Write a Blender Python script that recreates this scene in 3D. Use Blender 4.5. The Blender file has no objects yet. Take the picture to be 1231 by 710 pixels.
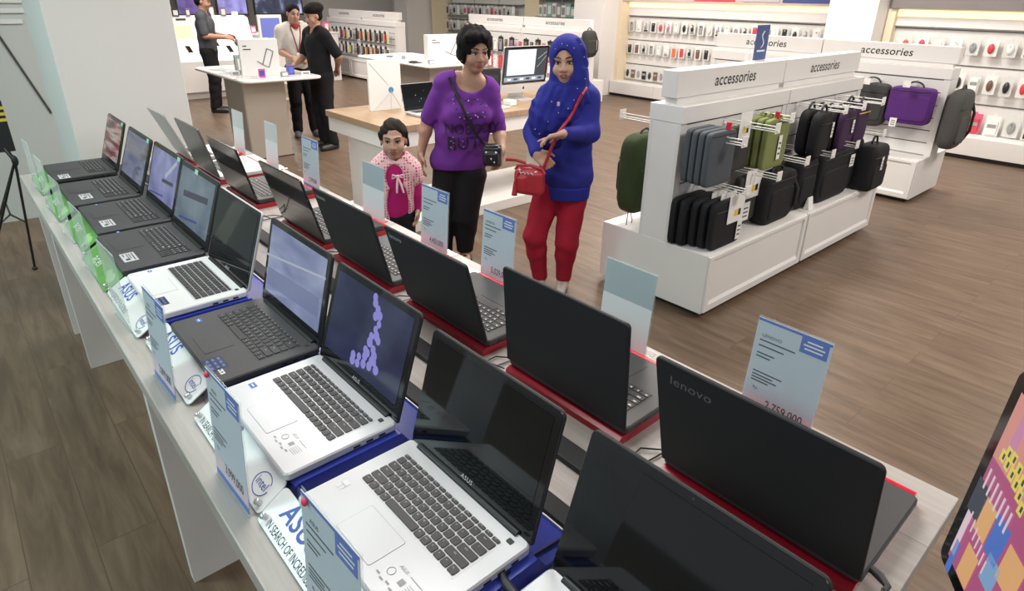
import bpy, bmesh, math, random
import numpy as np
from mathutils import Matrix, Vector
random.seed(7)
SC = bpy.context.scene
COL = SC.collection
# ------------------------------------------------------------------ camera
EYE = np.array([0.0, 0.0, 1.75])
FPX = 749.64; PPX = (618.1, 318.93); PITCH = .4096966; ROLL = .016959; AZ = -.733474
def _axes():
    cp, sp = math.cos(PITCH), math.sin(PITCH)
    f = np.array([0, cp, -sp]); r = np.array([1., 0, 0]); u = np.cross(r, f)
    c, s = math.cos(ROLL), math.sin(ROLL)
    r, u = c*r + s*u, -s*r + c*u
    B = np.array([[-math.sin(AZ), -math.cos(AZ), 0], [math.cos(AZ), -math.sin(AZ), 0], [0, 0, 1.]])
    return B@r, B@u, B@f
CR, CU, CF = _axes()
cam_d = bpy.data.cameras.new('camera'); cam = bpy.data.objects.new('camera', cam_d); COL.objects.link(cam)
cam.matrix_world = Matrix(((CR[0], CU[0], -CF[0], EYE[0]), (CR[1], CU[1], -CF[1], EYE[1]), (CR[2], CU[2], -CF[2], EYE[2]), (0, 0, 0, 1)))
cam_d.sensor_width = 36; cam_d.lens = FPX/1231*36
cam_d.shift_x = (615.5-PPX[0])/1231; cam_d.shift_y = (PPX[1]-355)/1231
cam_d.clip_start = .02; cam_d.clip_end = 100
SC.camera = cam
# ------------------------------------------------------------------ light, exposure
SC.view_settings.view_transform = 'Standard'; SC.view_settings.look = 'None'
SC.view_settings.gamma = 1; SC.view_settings.use_curve_mapping = False
SC.view_settings.exposure = 0.28
WORLD_STRENGTH = .38
world = bpy.data.worlds.new('world'); SC.world = world; world.use_nodes = True
world.node_tree.nodes['Background'].inputs[0].default_value = (.93, .97, 1, 1)
world.node_tree.nodes['Background'].inputs[1].default_value = WORLD_STRENGTH
CEIL = 3.3
def lamp(x, y, w, e, col=(1, .955, .9), sx=1.0, sy=1.0):
    d = bpy.data.lights.new('ceiling_lamp', 'AREA'); d.shape = 'RECTANGLE'; d.size = sx; d.size_y = sy
    d.energy = e; d.color = col
    o = bpy.data.objects.new('ceiling_lamp', d); COL.objects.link(o); o.location = (x, y, CEIL-.06)
WARMC, NEUT, COOL = (1, .94, .875), (1, .985, .965), (.70, 1, 1)
LAMPS = [(-1.6, .9, 28, NEUT), (-4.4, 1.9, 50, NEUT), (-2.9, 4.0, 92, WARMC), (.7, 4.2, 80, WARMC), (-6.2, 4.6, 80, WARMC), (-9.2, 2.6, 80, WARMC), (-9.2, 6.0, 90, WARMC),
         (-3.2, 7.8, 84, WARMC), (.4, 8.0, 70, WARMC), (-12.5, 4.5, 95, WARMC), (-6.3, 8.2, 75, WARMC), (1.2, .4, 16, NEUT), (-3.4, -2.0, 84, COOL), (-.6, -2.2, 30, COOL)]
for lx, ly, le, lc_ in LAMPS: lamp(lx, ly, 1, le, lc_)
# ------------------------------------------------------------------ helpers
def ray(px):
    return CF + (px[0]-PPX[0])/FPX*CR - (px[1]-PPX[1])/FPX*CU
def hit(px, X=None, Y=None, Z=None):
    d = ray(px)
    t = (X/d[0]) if X is not None else (Y/d[1]) if Y is not None else (Z-EYE[2])/d[2]
    return EYE + d*t
def tag(o, label=None, cat=None, group=None, kind=None):
    if label: o['label'] = label
    if cat: o['category'] = cat
    if group: o['group'] = group
    if kind: o['kind'] = kind
    return o
def empty(name, loc=(0, 0, 0), rz=0, label=None, cat=None, group=None, parent=None):
    o = bpy.data.objects.new(name, None); COL.objects.link(o); o.location = loc; o.rotation_euler = (0, 0, rz)
    o.empty_display_size = .05
    if parent: o.parent = parent
    return tag(o, label, cat, group)
def copy_tree(o, parent=None):
    c = o.copy(); COL.objects.link(c)
    if parent: c.parent = parent
    for ch in list(o.children): copy_tree(ch, c)
    return c
ORD = ['first', 'second', 'third', 'fourth', 'fifth', 'sixth', 'seventh', 'eighth', 'ninth', 'tenth', 'eleventh', 'twelfth', 'thirteenth',
       'fourteenth', 'fifteenth', 'sixteenth', 'seventeenth', 'eighteenth', 'nineteenth', 'twentieth', 'twenty-first', 'twenty-second',
       'twenty-third', 'twenty-fourth', 'twenty-fifth', 'twenty-sixth', 'twenty-seventh', 'twenty-eighth']
# materials -------------------------------------------------------------
MATS = {}
def mat(name, col, rough=.5, metal=0, emit=None, es=1.0, alpha=1, spec=.5, noise=0, nscale=20, bump=0, trans=0, coat=0):
    if name in MATS: return MATS[name]
    m = bpy.data.materials.new(name); m.use_nodes = True; nt = m.node_tree; b = nt.nodes['Principled BSDF']
    b.inputs['Base Color'].default_value = (*col, 1); b.inputs['Roughness'].default_value = rough; b.inputs['Metallic'].default_value = metal
    b.inputs['Specular IOR Level'].default_value = spec; b.inputs['Alpha'].default_value = alpha
    b.inputs['Transmission Weight'].default_value = trans; b.inputs['Coat Weight'].default_value = coat
    if emit: b.inputs['Emission Color'].default_value = (*emit, 1); b.inputs['Emission Strength'].default_value = es
    if noise or bump:
        tc = nt.nodes.new('ShaderNodeTexCoord'); n = nt.nodes.new('ShaderNodeTexNoise'); n.inputs['Scale'].default_value = nscale; n.inputs['Detail'].default_value = 4
        nt.links.new(tc.outputs['Object'], n.inputs['Vector'])
        if noise:
            mx = nt.nodes.new('ShaderNodeMix'); mx.data_type = 'RGBA'
            mx.inputs['A'].default_value = (*[c*(1-noise) for c in col], 1); mx.inputs['B'].default_value = (*[min(1, c*(1+noise)) for c in col], 1)
            nt.links.new(n.outputs['Fac'], mx.inputs['Factor']); nt.links.new(mx.outputs['Result'], b.inputs['Base Color'])
        if bump:
            bp = nt.nodes.new('ShaderNodeBump'); bp.inputs['Strength'].default_value = bump; bp.inputs['Distance'].default_value = .01
            nt.links.new(n.outputs['Fac'], bp.inputs['Height']); nt.links.new(bp.outputs['Normal'], b.inputs['Normal'])
    MATS[name] = m; return m
def wood_mat(name, c1, c2, c3, plank_len=1.3, plank_w=.16, stretch=14, rough=.45, gap=.35, along='X', spec=.4, seam=.004):
    """planks: brick pattern for boards, stretched noise for grain"""
    m = bpy.data.materials.new(name); m.use_nodes = True; nt = m.node_tree; b = nt.nodes['Principled BSDF']; L = nt.links.new
    tc = nt.nodes.new('ShaderNodeTexCoord'); mp = nt.nodes.new('ShaderNodeMapping')
    if along == 'Y': mp.inputs['Rotation'].default_value = (0, 0, math.pi/2)
    L(tc.outputs['Object'], mp.inputs['Vector'])
    br = nt.nodes.new('ShaderNodeTexBrick'); br.inputs['Scale'].default_value = 1; br.inputs['Brick Width'].default_value = plank_len
    br.inputs['Row Height'].default_value = plank_w; br.inputs['Mortar Size'].default_value = seam; br.inputs['Mortar Smooth'].default_value = .3
    br.inputs['Color1'].default_value = (0, 0, 0, 1); br.inputs['Color2'].default_value = (1, 1, 1, 1); br.inputs['Mortar'].default_value = (.5, .5, .5, 1)
    L(mp.outputs['Vector'], br.inputs['Vector'])
    st = nt.nodes.new('ShaderNodeMapping'); st.inputs['Scale'].default_value = (1, stretch, 1); L(mp.outputs['Vector'], st.inputs['Vector'])
    ad = nt.nodes.new('ShaderNodeVectorMath'); ad.operation = 'MULTIPLY_ADD'; ad.inputs[1].default_value = (7, 3, 5)
    L(br.outputs['Color'], ad.inputs[0]); L(st.outputs['Vector'], ad.inputs[2])
    n1 = nt.nodes.new('ShaderNodeTexNoise'); n1.inputs['Scale'].default_value = 2.2; n1.inputs['Detail'].default_value = 6; n1.inputs['Roughness'].default_value = .62; n1.inputs['Distortion'].default_value = .6
    L(ad.outputs['Vector'], n1.inputs['Vector'])
    cr = nt.nodes.new('ShaderNodeValToRGB'); e = cr.color_ramp.elements
    e[0].position = .32; e[0].color = (*c1, 1); e[1].position = .68; e[1].color = (*c3, 1); k = e.new(.5); k.color = (*c2, 1)
    L(n1.outputs['Fac'], cr.inputs['Fac'])
    hs = nt.nodes.new('ShaderNodeHueSaturation'); mr = nt.nodes.new('ShaderNodeMapRange'); mr.inputs['To Min'].default_value = .96; mr.inputs['To Max'].default_value = 1.04
    L(br.outputs['Color'], mr.inputs['Value']); L(mr.outputs['Result'], hs.inputs['Value']); L(cr.outputs['Color'], hs.inputs['Color'])
    mx = nt.nodes.new('ShaderNodeMix'); mx.data_type = 'RGBA'; mx.inputs['B'].default_value = (*[c*gap for c in c1], 1)
    L(br.outputs['Fac'], mx.inputs['Factor']); L(hs.outputs['Color'], mx.inputs['A']); L(mx.outputs['Result'], b.inputs['Base Color'])
    b.inputs['Roughness'].default_value = rough; b.inputs['Specular IOR Level'].default_value = spec
    MATS[name] = m; return m
def noise_emit(name, cols, scale=6, es=1.0, rough=.15, mapping=(1, 1, 1), detail=3, base=(.01, .01, .012), rot=0, dist=.5):
    """a lit screen: colour bands from a noise through a ramp, under a glossy pane"""
    m = bpy.data.materials.new(name); m.use_nodes = True; nt = m.node_tree; b = nt.nodes['Principled BSDF']; L = nt.links.new
    tc = nt.nodes.new('ShaderNodeTexCoord'); mp = nt.nodes.new('ShaderNodeMapping'); mp.inputs['Scale'].default_value = mapping; mp.inputs['Rotation'].default_value = (0, 0, rot)
    n = nt.nodes.new('ShaderNodeTexNoise'); n.inputs['Scale'].default_value = scale; n.inputs['Detail'].default_value = detail; n.inputs['Distortion'].default_value = dist
    cr = nt.nodes.new('ShaderNodeValToRGB'); e = cr.color_ramp.elements
    while len(e) < len(cols): e.new(.5)
    for i, (p, c) in enumerate(cols): e[i].position = p; e[i].color = (*c, 1)
    L(tc.outputs['Object'], mp.inputs['Vector']); L(mp.outputs['Vector'], n.inputs['Vector']); L(n.outputs['Fac'], cr.inputs['Fac'])
    L(cr.outputs['Color'], b.inputs['Emission Color']); b.inputs['Emission Strength'].default_value = es
    b.inputs['Base Color'].default_value = (*base, 1); b.inputs['Roughness'].default_value = rough
    MATS[name] = m; return m
# mesh builder ----------------------------------------------------------
_TXT = {}
def text_geo(s, size=1.0, shear=0.0, spacing=1.0, bold=0.0):
    key = (s, shear, spacing, bold)
    if key not in _TXT:
        cu = bpy.data.curves.new('t', 'FONT'); cu.body = s; cu.size = 1; cu.align_x = 'CENTER'; cu.align_y = 'CENTER'; cu.shear = shear; cu.space_character = spacing
        cu.resolution_u = 3; cu.offset = bold
        o = bpy.data.objects.new('t', cu); COL.objects.link(o); dg = bpy.context.evaluated_depsgraph_get(); dg.update()
        me = o.evaluated_get(dg).to_mesh()
        v = [tuple(p.co) for p in me.vertices]; f = [tuple(p.vertices) for p in me.polygons]
        o.evaluated_get(dg).to_mesh_clear(); bpy.data.objects.remove(o); bpy.data.curves.remove(cu)
        _TXT[key] = (v, f)
    v, f = _TXT[key]
    return [(x*size, y*size, z) for x, y, z in v], f
class MB:
    def __init__(s): s.v = []; s.f = []; s.m = []; s.M = None; s.sm = []
    def at(s, M): s.M = M; return s
    def add(s, v, f, m=0, smooth=False):
        n = len(s.v)
        if s.M is not None: v = [tuple(s.M @ Vector(p)) for p in v]
        s.v += [tuple(p) for p in v]; s.f += [tuple(i+n for i in q) for q in f]; s.m += [m]*len(f); s.sm += [smooth]*len(f); return s
    def bm(s, b, m=0, smooth=False):
        b.verts.index_update()
        s.add([tuple(v.co) for v in b.verts], [tuple(v.index for v in q.verts) for q in b.faces], m, smooth); b.free(); return s
    def box(s, x0, x1, y0, y1, z0, z1, m=0, bev=0, seg=2):
        b = bmesh.new(); bmesh.ops.create_cube(b, size=1)
        for v in b.verts: v.co = ((x0+x1)/2+v.co.x*(x1-x0), (y0+y1)/2+v.co.y*(y1-y0), (z0+z1)/2+v.co.z*(z1-z0))
        if bev: bmesh.ops.bevel(b, geom=list(b.edges), offset=bev, segments=seg, affect='EDGES', profile=.5)
        return s.bm(b, m, False)
    def prism(s, pts, a0, a1, axis='Z', m=0, smooth=False):
        """polygon pts extruded a0..a1 along axis; pts in the two other axes in cyclic order"""
        P = {'Z': lambda p, a: (p[0], p[1], a), 'X': lambda p, a: (a, p[0], p[1]), 'Y': lambda p, a: (p[0], a, p[1])}[axis]
        ar = sum(pts[i][0]*pts[(i+1) % len(pts)][1]-pts[(i+1) % len(pts)][0]*pts[i][1] for i in range(len(pts)))
        if (ar < 0) != (axis == 'Y'): pts = pts[::-1]
        n = len(pts); v = [P(p, a0) for p in pts]+[P(p, a1) for p in pts]
        if a1 < a0: v = v[n:]+v[:n]
        s.add(v, [tuple(range(n))[::-1], tuple(range(n, 2*n))], m)
        return s.add(v, [(i, (i+1) % n, n+(i+1) % n, n+i) for i in range(n)], m, smooth)
    def rslab(s, x0, x1, y0, y1, z0, z1, r=.01, m=0, seg=4, ch=0, rs=None):
        """slab with rounded corners seen from above, optional chamfered top and bottom rims; rs: radius per corner (ll, lr, ur, ul)"""
        def ring(i):
            pts = []; R = rs or (r,)*4
            for (cx, cy, a, q) in ((x0, y0, 180, R[0]), (x1, y0, 270, R[1]), (x1, y1, 0, R[2]), (x0, y1, 90, R[3])):
                ox = cx+q*(1 if cx == x0 else -1); oy = cy+q*(1 if cy == y0 else -1)
                for k in range(seg+1):
                    t = math.radians(a+90*k/seg); rr = q-i if q > i else q*.3
                    ex = ox+rr*math.cos(t); ey = oy+rr*math.sin(t)
                    if q <= i: ex += (i-q*.7)*(1 if cx == x0 else -1); ey += (i-q*.7)*(1 if cy == y0 else -1)
                    pts.append((ex, ey))
            return pts
        lev = [(z0, ch), (z0+ch, 0), (z1-ch, 0), (z1, ch)] if ch else [(z0, 0), (z1, 0)]
        v = []; n = 0
        for z, i in lev:
            q = ring(i); n = len(q); v += [(a, b, z) for a, b in q]
        k = len(lev); f = [tuple(range(n))[::-1], tuple(range((k-1)*n, k*n))]
        for l in range(k-1): f += [(l*n+i, l*n+(i+1) % n, (l+1)*n+(i+1) % n, (l+1)*n+i) for i in range(n)]
        return s.add(v, f, m)
    def tube(s, pts, r, seg=8, m=0, cap=True, closed=False):
        pts = [Vector(p) for p in pts]; rr = r if isinstance(r, (list, tuple)) else [r]*len(pts); v = []; f = []; n = len(pts); up = None
        for i, p in enumerate(pts):
            t = (pts[(i+1) % n] if closed or i < n-1 else p)-(pts[i-1] if closed or i > 0 else p)
            if t.length < 1e-9: t = Vector((0, 0, 1))
            t.normalize()
            if up is None: up = t.orthogonal().normalized()
            up = (up-t*up.dot(t)); up = up.normalized() if up.length > 1e-6 else t.orthogonal().normalized(); w = t.cross(up)
            for k in range(seg):
                a = 2*math.pi*k/seg; v.append(p+(up*math.cos(a)+w*math.sin(a))*rr[i])
        for i in range(n if closed else n-1):
            j = (i+1) % n; f += [(i*seg+k, i*seg+(k+1) % seg, j*seg+(k+1) % seg, j*seg+k) for k in range(seg)]
        s.add(v, f, m, True)
        if cap and not closed: s.add(v[:seg], [tuple(range(seg))[::-1]], m); s.add(v[-seg:], [tuple(range(seg))], m)
        return s
    def cyl(s, a, b, r, seg=16, m=0, r2=None): return s.tube([a, b], [r, r2 if r2 is not None else r], seg, m)
    def ell(s, c, r, m=0, seg=14, rings=9, e=1.0, M=None):
        """ellipsoid; e<1 squares it up into a soft box"""
        v = []; f = []; sg = lambda x: math.copysign(abs(x)**e, x)
        for i in range(rings+1):
            t = -math.pi/2+math.pi*i/rings; ct, st = sg(math.cos(t)), sg(math.sin(t))
            for k in range(seg):
                a = 2*math.pi*k/seg; p = Vector((ct*sg(math.cos(a))*r[0], ct*sg(math.sin(a))*r[1], st*r[2]))
                if M is not None: p = M @ p
                v.append((c[0]+p[0], c[1]+p[1], c[2]+p[2]))
        for i in range(rings): f += [(i*seg+k, i*seg+(k+1) % seg, (i+1)*seg+(k+1) % seg, (i+1)*seg+k) for k in range(seg)]
        return s.add(v, f, m, True)
    def text(s, txt, size, o, ex, ey, m=0, shear=0, spacing=1.0, lift=.0004, sx=1.0, bold=0.0):
        """flat lettering: o centre, ex reading direction, ey up"""
        v, f = text_geo(txt, size, shear, spacing, bold); o = Vector(o); ex = Vector(ex).normalized(); ey = Vector(ey).normalized(); n = ex.cross(ey)
        return s.add([o+ex*(p[0]*sx)+ey*p[1]+n*lift for p in v], f, m)
    def quad(s, o, ex, ey, w, h, m=0, lift=.0003, t=0):
        o = Vector(o); ex = Vector(ex).normalized(); ey = Vector(ey).normalized(); n = ex.cross(ey); a, b = ex*w/2, ey*h/2
        top = [o-a-b+n*lift, o+a-b+n*lift, o+a+b+n*lift, o-a+b+n*lift]
        if not t: return s.add(top, [(0, 1, 2, 3)], m)
        bot = [p-n*t for p in top]
        return s.add(bot+top, [(3, 2, 1, 0), (4, 5, 6, 7), (0, 1, 5, 4), (1, 2, 6, 5), (2, 3, 7, 6), (3, 0, 4, 7)], m)
    def build(s, name, mats, parent=None, loc=None, smooth=None):
        me = bpy.data.meshes.new(name); me.from_pydata(s.v, [], s.f); mats = mats if isinstance(mats, (list, tuple)) else [mats]
        for x in mats: me.materials.append(x)
        me.polygons.foreach_set('material_index', s.m); me.polygons.foreach_set('use_smooth', s.sm if smooth is None else [smooth]*len(s.f)); me.update()
        o = bpy.data.objects.new(name, me); COL.objects.link(o)
        if parent: o.parent = parent
        if loc is not None: o.location = loc
        return o
def struct(name, mb, m): return tag(mb.build(name, m), kind='structure')
X_, Y_, Z_ = Vector((1, 0, 0)), Vector((0, 1, 0)), Vector((0, 0, 1))
# ------------------------------------------------------------------ common materials
WHITE = mat('white_laminate', (.77, .745, .72), .42, noise=.03, nscale=3)
WHITE_GLOSS = mat('white_gloss', (.80, .78, .75), .25)
WALLW = mat('wall_paint', (.74, .715, .69), .7, noise=.03, nscale=1.5)
GREYWALL = mat('grey_wall_paint', (.42, .44, .42), .65, noise=.05, nscale=1.2)
BLACK = mat('black_plastic', (.012, .012, .013), .45)
BLACKM = mat('matt_black_plastic', (.013, .013, .014), .6, noise=.1, nscale=60)
GLOSSB = mat('glossy_black', (.006, .006, .007), .09)
DGREY = mat('dark_grey_plastic', (.035, .035, .036), .5, noise=.1, nscale=40)
CHARC = mat('charcoal_deck', (.05, .05, .052), .5, noise=.08, nscale=50)
SILVER = mat('silver_deck', (.60, .60, .61), .34, metal=.25)
METAL = mat('steel', (.6, .6, .6), .3, metal=1)
KEYB = mat('key_cap_black', (.03, .029, .03), .5)
KEYG = mat('key_cap_brown_black', (.055, .05, .05), .5)
LEGEND = mat('key_legend', (.62, .62, .62), .5)
WELL = mat('keyboard_well', (.30, .30, .30), .45)
BLUE = mat('blue_acrylic', (.035, .055, .36), .25)
RED = mat('red_acrylic', (.42, .012, .03), .22)
REDB = mat('bright_red_acrylic', (.85, .03, .06), .18)
ACRT = mat('thin_clear_acrylic', (.85, .9, .9), .04, alpha=.04)
PAPER = mat('paper_white', (.82, .83, .84), .6)
PLATE = mat('white_plate', (.80, .81, .80), .3)
INKB = mat('ink_blue', (.05, .08, .38), .5)
INKD = mat('ink_dark', (.05, .055, .08), .6)
INKR = mat('ink_red', (.75, .05, .1), .5)
INKLB = mat('ink_mid_blue', (.09, .17, .55), .5)
ACR = mat('clear_acrylic', (.80, .88, .86), .05, alpha=.16)
GREEN = mat('green_card', (.12, .33, .07), .45, noise=.35, nscale=12)
SIGNPAPER = mat('pale_blue_paper', (.55, .61, .68), .5)
FROST = mat('frosted_acrylic', (.74, .82, .78), .25, alpha=.32)
GOLDW = mat('white_ink', (.85, .85, .85), .5)
PINKSHADE = mat('pale_pink_paper', (.70, .58, .66), .5)
BLACKINK = mat('black_ink', (.012, .012, .012), .5)
# ------------------------------------------------------------------ setting
FLOORM = wood_mat('floor_planks', (.098, .063, .040), (.141, .093, .060), (.188, .129, .087), 1.4, .19, 8, .40, .97, seam=.002)
TABLEM = wood_mat('whitewashed_wood', (.40, .355, .32), (.45, .41, .38), (.50, .465, .435), 6.0, .27, 22, .4, .8, seam=.0015)
OAK = wood_mat('light_oak', (.30, .195, .115), (.36, .245, .15), (.42, .30, .195), 2.5, .3, 16, .4, .8, seam=.001)
struct('floor', MB().box(-20, 5, -4, 13, -.1, 0), FLOORM)
struct('ceiling', MB().box(-20, 5, -4, 13, CEIL, CEIL+.1), mat('ceiling_paint', (.75, .74, .72), .8))
struct('wall_back', MB().box(-20, 5, 10.35, 10.5, 0, CEIL), WALLW)
struct('wall_far', MB().box(-17.2, -17, -4, 10.35, 0, CEIL), WALLW)
# grey partition on the left with its dark grooves
struct('wall_left', MB().box(-6.45, -6.25, -4, .95, 0, CEIL), GREYWALL)
a, b = hit((62, 136), X=-6.245), hit((-60, -44), X=-6.245)
struct('trim_1', MB().tube([a, b], .008, 6), mat('dark_groove', (.05, .045, .04), .6))
m = MB()
for y0 in (0, 12, 25):
    p, q = hit((29-y0*.1, y0), X=-6.248), hit((-40, y0-3), X=-6.248)
    m.box(-6.25, -6.236, q[1], p[1], p[2]-.02, p[2]+.012)
struct('trim_2', m, mat('pale_trim', (.58, .6, .57), .5))
# white square column beside the table
struct('column', MB().box(-4.95, -4.2, .485, 1.10, 0, CEIL, 0, .004), WALLW)
# ------------------------------------------------------------------ the long laptop table
H0 = .88
T = empty('display_table', (-2.0, .72, 0), 0, 'long whitewashed wood display table carrying two rows of laptops', 'table')
def loc_(mb, name, m, par): o = mb.build(name, m, par); o.location = -Vector(par.location); return o
loc_(MB().box(-3.92, -.11, .18, 1.256, H0-.045, H0, 0, .003), 'table_top', TABLEM, T)
loc_(MB().box(-3.80, -.2, .36, 1.08, H0-.11, H0-.045), 'apron', WHITE, T)
for fx in (-3.84, -3.395, -1.755, -.16):
    m = MB(); y0, y1 = .205, 1.235
    for (a0, a1, b0, b1) in ((y0, y0+.13, 0, H0-.045), (y1-.13, y1, 0, H0-.045), (y0+.13, y1-.13, 0, .11), (y0+.13, y1-.13, H0-.15, H0-.045)):
        m.box(fx-.02, fx+.02, a0, a1, b0, b1)
    loc_(m, 'leg_frame', WHITE, T)
# ------------------------------------------------------------------ laptops
ROWS = [[('Esc', 1), ('F1', 1), ('F2', 1), ('F3', 1), ('F4', 1), ('F5', 1), ('F6', 1), ('F7', 1), ('F8', 1), ('F9', 1), ('F10', 1), ('F11', 1), ('F12', 1), ('Ins', 1), ('Del', 1)],
        [(c, 1) for c in '`1234567890-='] + [('Back', 2)],
        [('Tab', 1.5)] + [(c, 1) for c in 'QWERTYUIOP[]'] + [('\\', 1.5)],
        [('Caps', 1.75)] + [(c, 1) for c in 'ASDFGHJKL;\''] + [('Enter', 2.25)],
        [('Shift', 2.25)] + [(c, 1) for c in 'ZXCVBNM,./'] + [('Shift', 2.75)],
        [('Ctrl', 1.25), ('Fn', 1), ('Win', 1), ('Alt', 1), (' ', 4.75), ('Alt', 1), ('Ctrl', 1), ('<', 1), ('v', 1), ('>', 1), ('Pg', 1)]]
KEYMESH = {}
def key_mesh(lbl, w, h, mats, mn):
    k = (lbl, round(w, 4), round(h, 4), mn)
    if k not in KEYMESH:
        mb = MB().rslab(-w/2, w/2, -h/2, h/2, 0, .0022, .0022, 0, 2, .0006)
        if lbl.strip(): mb.text(lbl, .0052 if len(lbl) == 1 else .0036, (-w*.12, h*.12, .0022), X_, Y_, 1)
        o = mb.build('key', mats); KEYMESH[k] = o.data; bpy.data.objects.remove(o)
    return KEYMESH[k]
LS = {}
def laptop(x, y, z, rz, w, d, L, ang, deck, lidm, label, group=None, keys='mesh', screen=None, logo=None, kx=0, kw=None, keym=KEYB, numpad=False,
           t=.021, wellm=None, lidlogo=None, touch=True, lidth=.009, bez=None, deckname='silver'):
    o = empty('laptop', (x, y, z), rz, label, 'laptop', group)
    w2 = w/2; a = math.radians(ang); M = Matrix(((1, 0, 0, 0), (0, math.cos(a), -math.sin(a), -.004), (0, math.sin(a), math.cos(a), t-.003), (0, 0, 0, 1)))
    bm_ = MB().rslab(-w2, w2, -d, 0, .003, t, .012, 0, 4, .003)
    bm_.box(-w2+.012, w2-.012, -d+.012, -.012, 0, .004, 1)
    for k in range(3): bm_.box(w2-.002, w2+.0004, -.045-.028*k, -.03-.028*k, .007, .012, 1)
    for k in range(2): bm_.box(-w2-.0004, -w2+.002, -.05-.03*k, -.034-.03*k, .007, .012, 1)
    bm_.build('base', [deck, BLACK], o)
    kw = kw or w*.80; u = kw/15; kh = u*.97; x0 = -kw/2+kx; yt = -.034
    kd = kh*5.55
    wm = wellm or deck
    kb = MB().rslab(x0-.003, x0+kw+.003+(u*3.3 if numpad else 0), yt-kd-.003, yt+.003, t-.0015, t+.0003, .004, 0, 3)
    yy = yt; plan = []
    for r, row in enumerate(ROWS):
        h = kh*.55 if r == 0 else kh; xx = x0
        for lbl, n in row: plan.append((lbl, xx+n*u/2, yy-h/2, n*u-.0026, h-.0026)); xx += n*u
        if numpad:
            for q in range(3): plan.append(('789456123'[((r-1) % 3)*3+q] if 0 < r < 4 else '', xx+u*.3+u*q+u/2, yy-h/2, u-.0026, h-.0026))
        yy -= h
    if keys == 'parts':
        ko = kb.build('keyboard', wm, o)
        for lbl, kx_, ky_, kw_, kh_ in plan:
            k = bpy.data.objects.new('key', key_mesh(lbl, kw_, kh_, [keym, LEGEND], keym.name)); COL.objects.link(k); k.parent = ko; k.location = (kx_, ky_, t+.0003)
    else:
        for lbl, kx_, ky_, kw_, kh_ in plan:
            kb.box(kx_-kw_/2, kx_+kw_/2, ky_-kh_/2, ky_+kh_/2, t+.0003, t+.0022, 1)
            if lbl.strip(): kb.box(kx_-kw_*.3, kx_-kw_*.05, ky_, ky_+kh_*.25, t+.0022, t+.0024, 2)
        kb.build('keyboard', [wm, keym, LEGEND], o)
    tx0, tx1, ty0, ty1 = -.055+kx-.012, .05+kx-.012, -d+.022, yt-kd-.018
    tp = MB().rslab(tx0-.0008, tx1+.0008, ty0-.0008, ty1+.0008, t-.001, t+.0003, .004, 1, 3); tp.rslab(tx0, tx1, ty0, ty1, t-.001, t+.0006, .004, 0, 3)
    tp.build('touchpad', [deck, WELL if deckname == 'silver' else BLACK], o)
    MB().rslab(w2-.034, w2-.022, -.028, -.018, t-.001, t+.0008, .002, 0, 2).build('power_button', [KEYB], o)
    hg = MB().tube([(-w2+.03, -.004, t-.001), (w2-.03, -.004, t-.001)], .0075, 10); hg.build('hinge', [BLACK], o)
    # lid
    ld = MB().at(M); ld.rslab(-w2, w2, 0, L, -lidth, -.001, .010, 0, 4, .002, (.004, .004, .012, .012))
    lo = ld.build('lid', [lidm], o)
    bz = MB().at(M); bz.rslab(-w2+.002, w2-.002, .004, L-.002, -.0015, 0, .009, 0, 4, .0004); bz.build('bezel', [bez or GLOSSB], lo)
    s = MB().at(M); sx, sy0, sy1 = w2-.017, .034, L-.016
    s.quad((0, (sy0+sy1)/2, 0), X_, Y_, sx*2, sy1-sy0, 0, .0006); s.build('screen', [screen or GLOSSB], lo)
    s = MB().at(M); s.cyl((0, L-.008, 0), (0, L-.008, .0004), .0018, 10); s.build('webcam', [DGREY], lo)
    if logo:
        s = MB().at(M); s.text(logo[0], logo[1], (0, .018, .0004), X_, Y_, 0, logo[2], 1.1, .0003); s.build('logo', [LEGEND], lo)
    if lidlogo:
        s = MB().at(M); s.text(lidlogo[0], lidlogo[1], (lidlogo[2], lidlogo[3], -lidth), -X_, Y_, 0, .1, 1.05, .0004); s.build('logo', [lidlogo[4]], lo)
    return o, M, (w, d, L, t, kx, x0, kw, yt-kd)
LAB = 'lined up on the left side of the white table'
scr_navy = noise_emit('screen_navy', [(.3, (.006, .008, .030)), (.5, (.014, .017, .055)), (.7, (.026, .03, .075))], 5, .8, .12, (1, 1, 2.0))
scr_blue = noise_emit('screen_pale_blue', [(.3, (.11, .135, .25)), (.5, (.18, .21, .34)), (.68, (.26, .30, .42))], 4, .85, .12, (1, 1, 3.0))
scr_teal = noise_emit('screen_grey_teal', [(.3, (.06, .085, .12)), (.5, (.10, .135, .175)), (.7, (.16, .19, .23))], 5, .85, .12)
scr_lav = noise_emit('screen_lavender', [(.3, (.09, .10, .23)), (.5, (.16, .17, .34)), (.72, (.33, .35, .46))], 5, .85, .12)
scr_slate = noise_emit('screen_slate', [(.35, (.10, .11, .17)), (.5, (.15, .165, .24)), (.62, (.05, .05, .07)), (.7, (.19, .2, .27))], 5, .85, .12, (.6, 1, 2.5))
scr_red = noise_emit('screen_red', [(.38, (.02, .015, .02)), (.47, (.22, .035, .03)), (.55, (.30, .28, .28)), (.66, (.17, .03, .03))], 5, .8, .12, (.5, 1, 4.0))
scr_off = mat('screen_off', (.004, .005, .006), .05)
WHITEDECK = mat('white_deck', (.78, .78, .77), .32)
ZB = H0+.043
A = ('ASUS', .013, .25)
L = {}
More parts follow.
